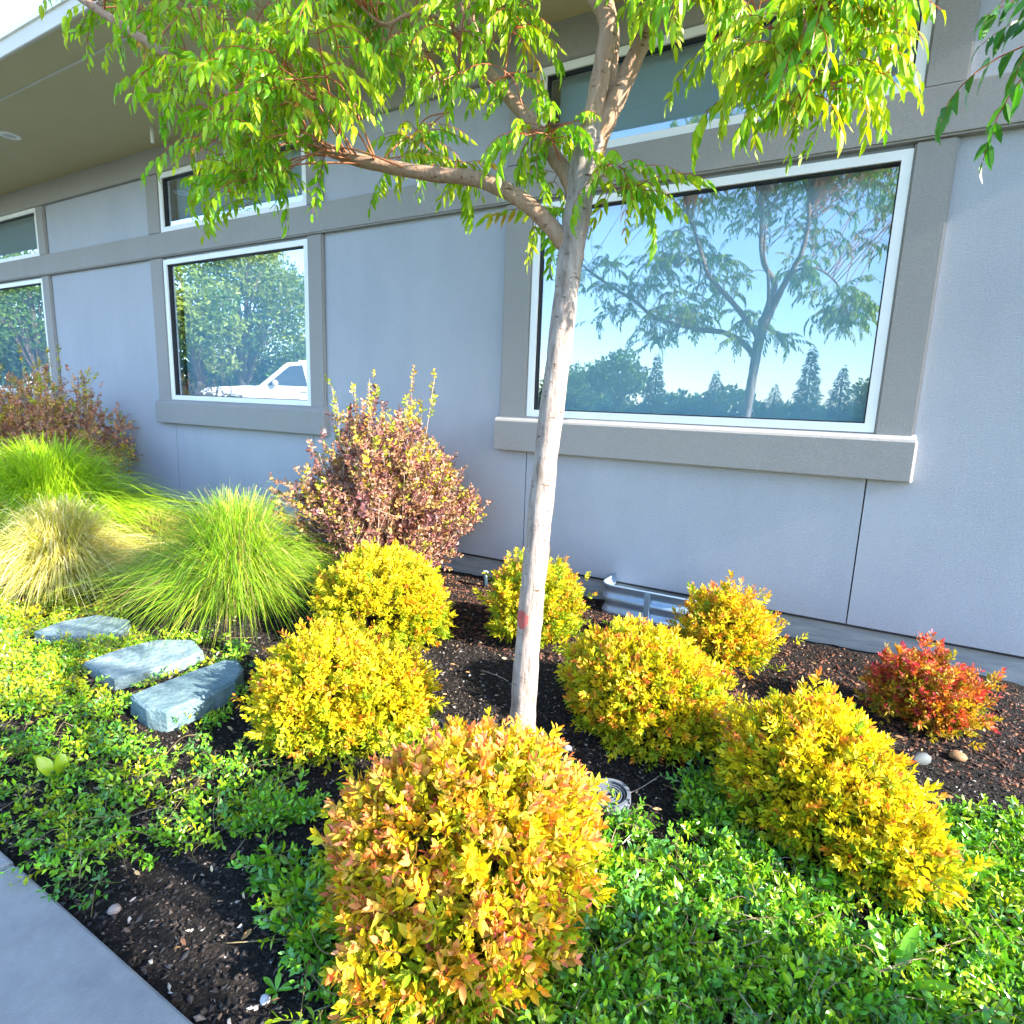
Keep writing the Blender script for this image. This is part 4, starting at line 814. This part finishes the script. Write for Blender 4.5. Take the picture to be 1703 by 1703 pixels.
# ------------------------------------------------------------------ white car (mirrored in the window beside the purple bush)
def car():
    wp = surf('white car paint', (0.78, 0.79, 0.80), (0.82, 0.82, 0.83), 2, 0.25, spec=0.5); gl = surf('dark car glass', (0.02, 0.03, 0.035), (0.03, 0.04, 0.045), 3, 0.05, spec=0.8)
    ty = surf('tyre rubber', (0.015, 0.015, 0.016), (0.03, 0.03, 0.03), 20, 0.8); rm = surf('alloy rim', (0.5, 0.5, 0.52), (0.6, 0.6, 0.62), 8, 0.3, metal=0.8)
    a, b = MIR(322, 650, 18.3), MIR(520, 640, 17.2); dirx = a-b; yaw = math.atan2(dirx[1], dirx[0])
    u = np.array([math.cos(yaw), math.sin(yaw)]); tw_ = np.array([0, 4.4])-a[:2]; tw_ /= np.linalg.norm(tw_); u = u*math.cos(0.55)+tw_*math.sin(0.55); yaw = math.atan2(u[1], u[0]); nl = np.array([-u[1], u[0]]); nl = nl*np.sign(nl@tw_); q = MIR(448, 650, 17.0); cc = q[:2]-u*0.92-nl*0.93; print('car z', q)
    root = thing('white_car', 'white sport utility car parked across the lot, mirrored in the window beside the purple bush', 'car', (cc[0], cc[1], 0.672), yaw)
    HW = 0.97
    def loft(prof_fn, pts, name, m_):
        bm = bmesh.new(); L = [bm.verts.new((x, -prof_fn(x, z), z)) for x, z in pts]; Rr = [bm.verts.new((x, prof_fn(x, z), z)) for x, z in pts]
        for k in range(len(pts)): bm.faces.new((L[k], L[(k+1) % len(pts)], Rr[(k+1) % len(pts)], Rr[k]))
        bm.faces.new(L); bm.faces.new(Rr[::-1]); bmesh.ops.recalc_face_normals(bm, faces=bm.faces)
        bmesh.ops.bevel(bm, geom=[e for e in bm.edges if abs(e.verts[0].co.y-e.verts[1].co.y) < 0.3], offset=0.05, segments=3, affect='EDGES')
        return bm_obj(name, bm, m_, root, False)
    arch = lambda cx, r: [(cx+r*math.cos(t), 0.38+r*math.sin(t)) for t in np.linspace(0, math.pi, 9)]
    low = [(-2.45, 0.42)]+[(-2.44, 0.8), (-2.40, 1.12), (0.62, 1.14), (1.45, 1.10), (2.15, 1.04), (2.42, 0.92), (2.50, 0.6), (2.46, 0.40)]
    low += arch(1.55, 0.47)+[(1.0, 0.34), (-0.95, 0.34)]+arch(-1.45, 0.47)
    body = loft(lambda x, z: HW-0.05*max(0, abs(x)-1.9)*2, low, 'body', wp)
    cab = [(-2.38, 1.10), (-2.22, 1.74), (-1.9, 1.84), (-0.4, 1.88), (0.10, 1.82), (0.92, 1.10)]
    loft(lambda x, z: HW-0.04-0.28*max(0, z-1.12), cab, 'cabin', wp)
    yy = lambda z: HW-0.03-0.28*max(0, z-1.12)
    def side_glass(pts):
        for s in (-1, 1):
            me = bpy.data.meshes.new('side_window'); V = [(x, s*(yy(z)+0.006), z) for x, z in pts]+[(x, s*(yy(z)-0.012), z) for x, z in pts]; k = len(pts)
            me.from_pydata(V, [], [tuple(range(k)), tuple(range(2*k-1, k-1, -1))]+[(i, (i+1) % k, k+(i+1) % k, k+i) for i in range(k)]); link('side_window', me, gl, root)
    side_glass([(0.68, 1.17), (0.05, 1.72), (-0.30, 1.77), (-0.42, 1.17)]); side_glass([(-0.54, 1.17), (-0.44, 1.77), (-1.2, 1.75), (-1.35, 1.17)]); side_glass([(-1.47, 1.17), (-1.34, 1.74), (-1.85, 1.70), (-2.12, 1.17)])
    me = bpy.data.meshes.new('windscreen'); me.from_pydata([(0.905, -0.80, 1.14), (0.905, 0.80, 1.14), (0.19, 0.68, 1.77), (0.19, -0.68, 1.77)], [], [(0, 1, 2, 3)]); wsn = link('windscreen', me, gl, root); wsn.location.x = 0.02
    for s in (-1, 1):
        bm = bmesh.new(); bmesh.ops.create_uvsphere(bm, u_segments=12, v_segments=8, radius=1)
        for v in bm.verts: v.co = Vector((0.45+v.co.x*0.08, s*1.06+v.co.y*0.11, 1.22+v.co.z*0.09))
        bm_obj('mirror', bm, wp, root, True)
        link('headlight', box_mesh(2.30, 2.475, s*0.72-0.16, s*0.72+0.16, 0.80, 0.94, 0.02), rm, root)
        link('door_handle', box_mesh(-0.40, -0.22, s*0.985-0.02, s*0.985+0.02, 1.00, 1.03, 0.006), rm, root)
        link('roof_rail', box_mesh(-1.9, -0.2, s*0.66-0.02, s*0.66+0.02, 1.86, 1.91, 0.01), wp, root)
    for x in (0.80, -0.48, -1.42):
        for s in (-1, 1): link('door_seam', box_mesh(x-0.006, x+0.006, s*0.966-0.006, s*0.966+0.006, 0.45, 1.08), ty, root)
    link('grille', box_mesh(2.40, 2.51, -0.5, 0.5, 0.62, 0.90, 0.02), ty, root)
    for x in (1.55, -1.45):
        for s in (-1, 1):
            th = np.linspace(0, 2*math.pi, 29); P = np.stack([x+0.28*np.cos(th), np.full(29, s*0.86), 0.385+0.28*np.sin(th)], 1)
            V, T = tube(P, 0.105, 10); tw = link('wheel', np_mesh('wheel', V, T, smooth=True), ty, root)
            bm = bmesh.new(); bmesh.ops.create_cone(bm, cap_ends=True, segments=24, radius1=0.22, radius2=0.20, depth=0.16, matrix=Matrix.Translation((x, s*0.87, 0.385)) @ Matrix.Rotation(math.pi/2, 4, 'X')); bm_obj('rim', bm, rm, tw)
car()
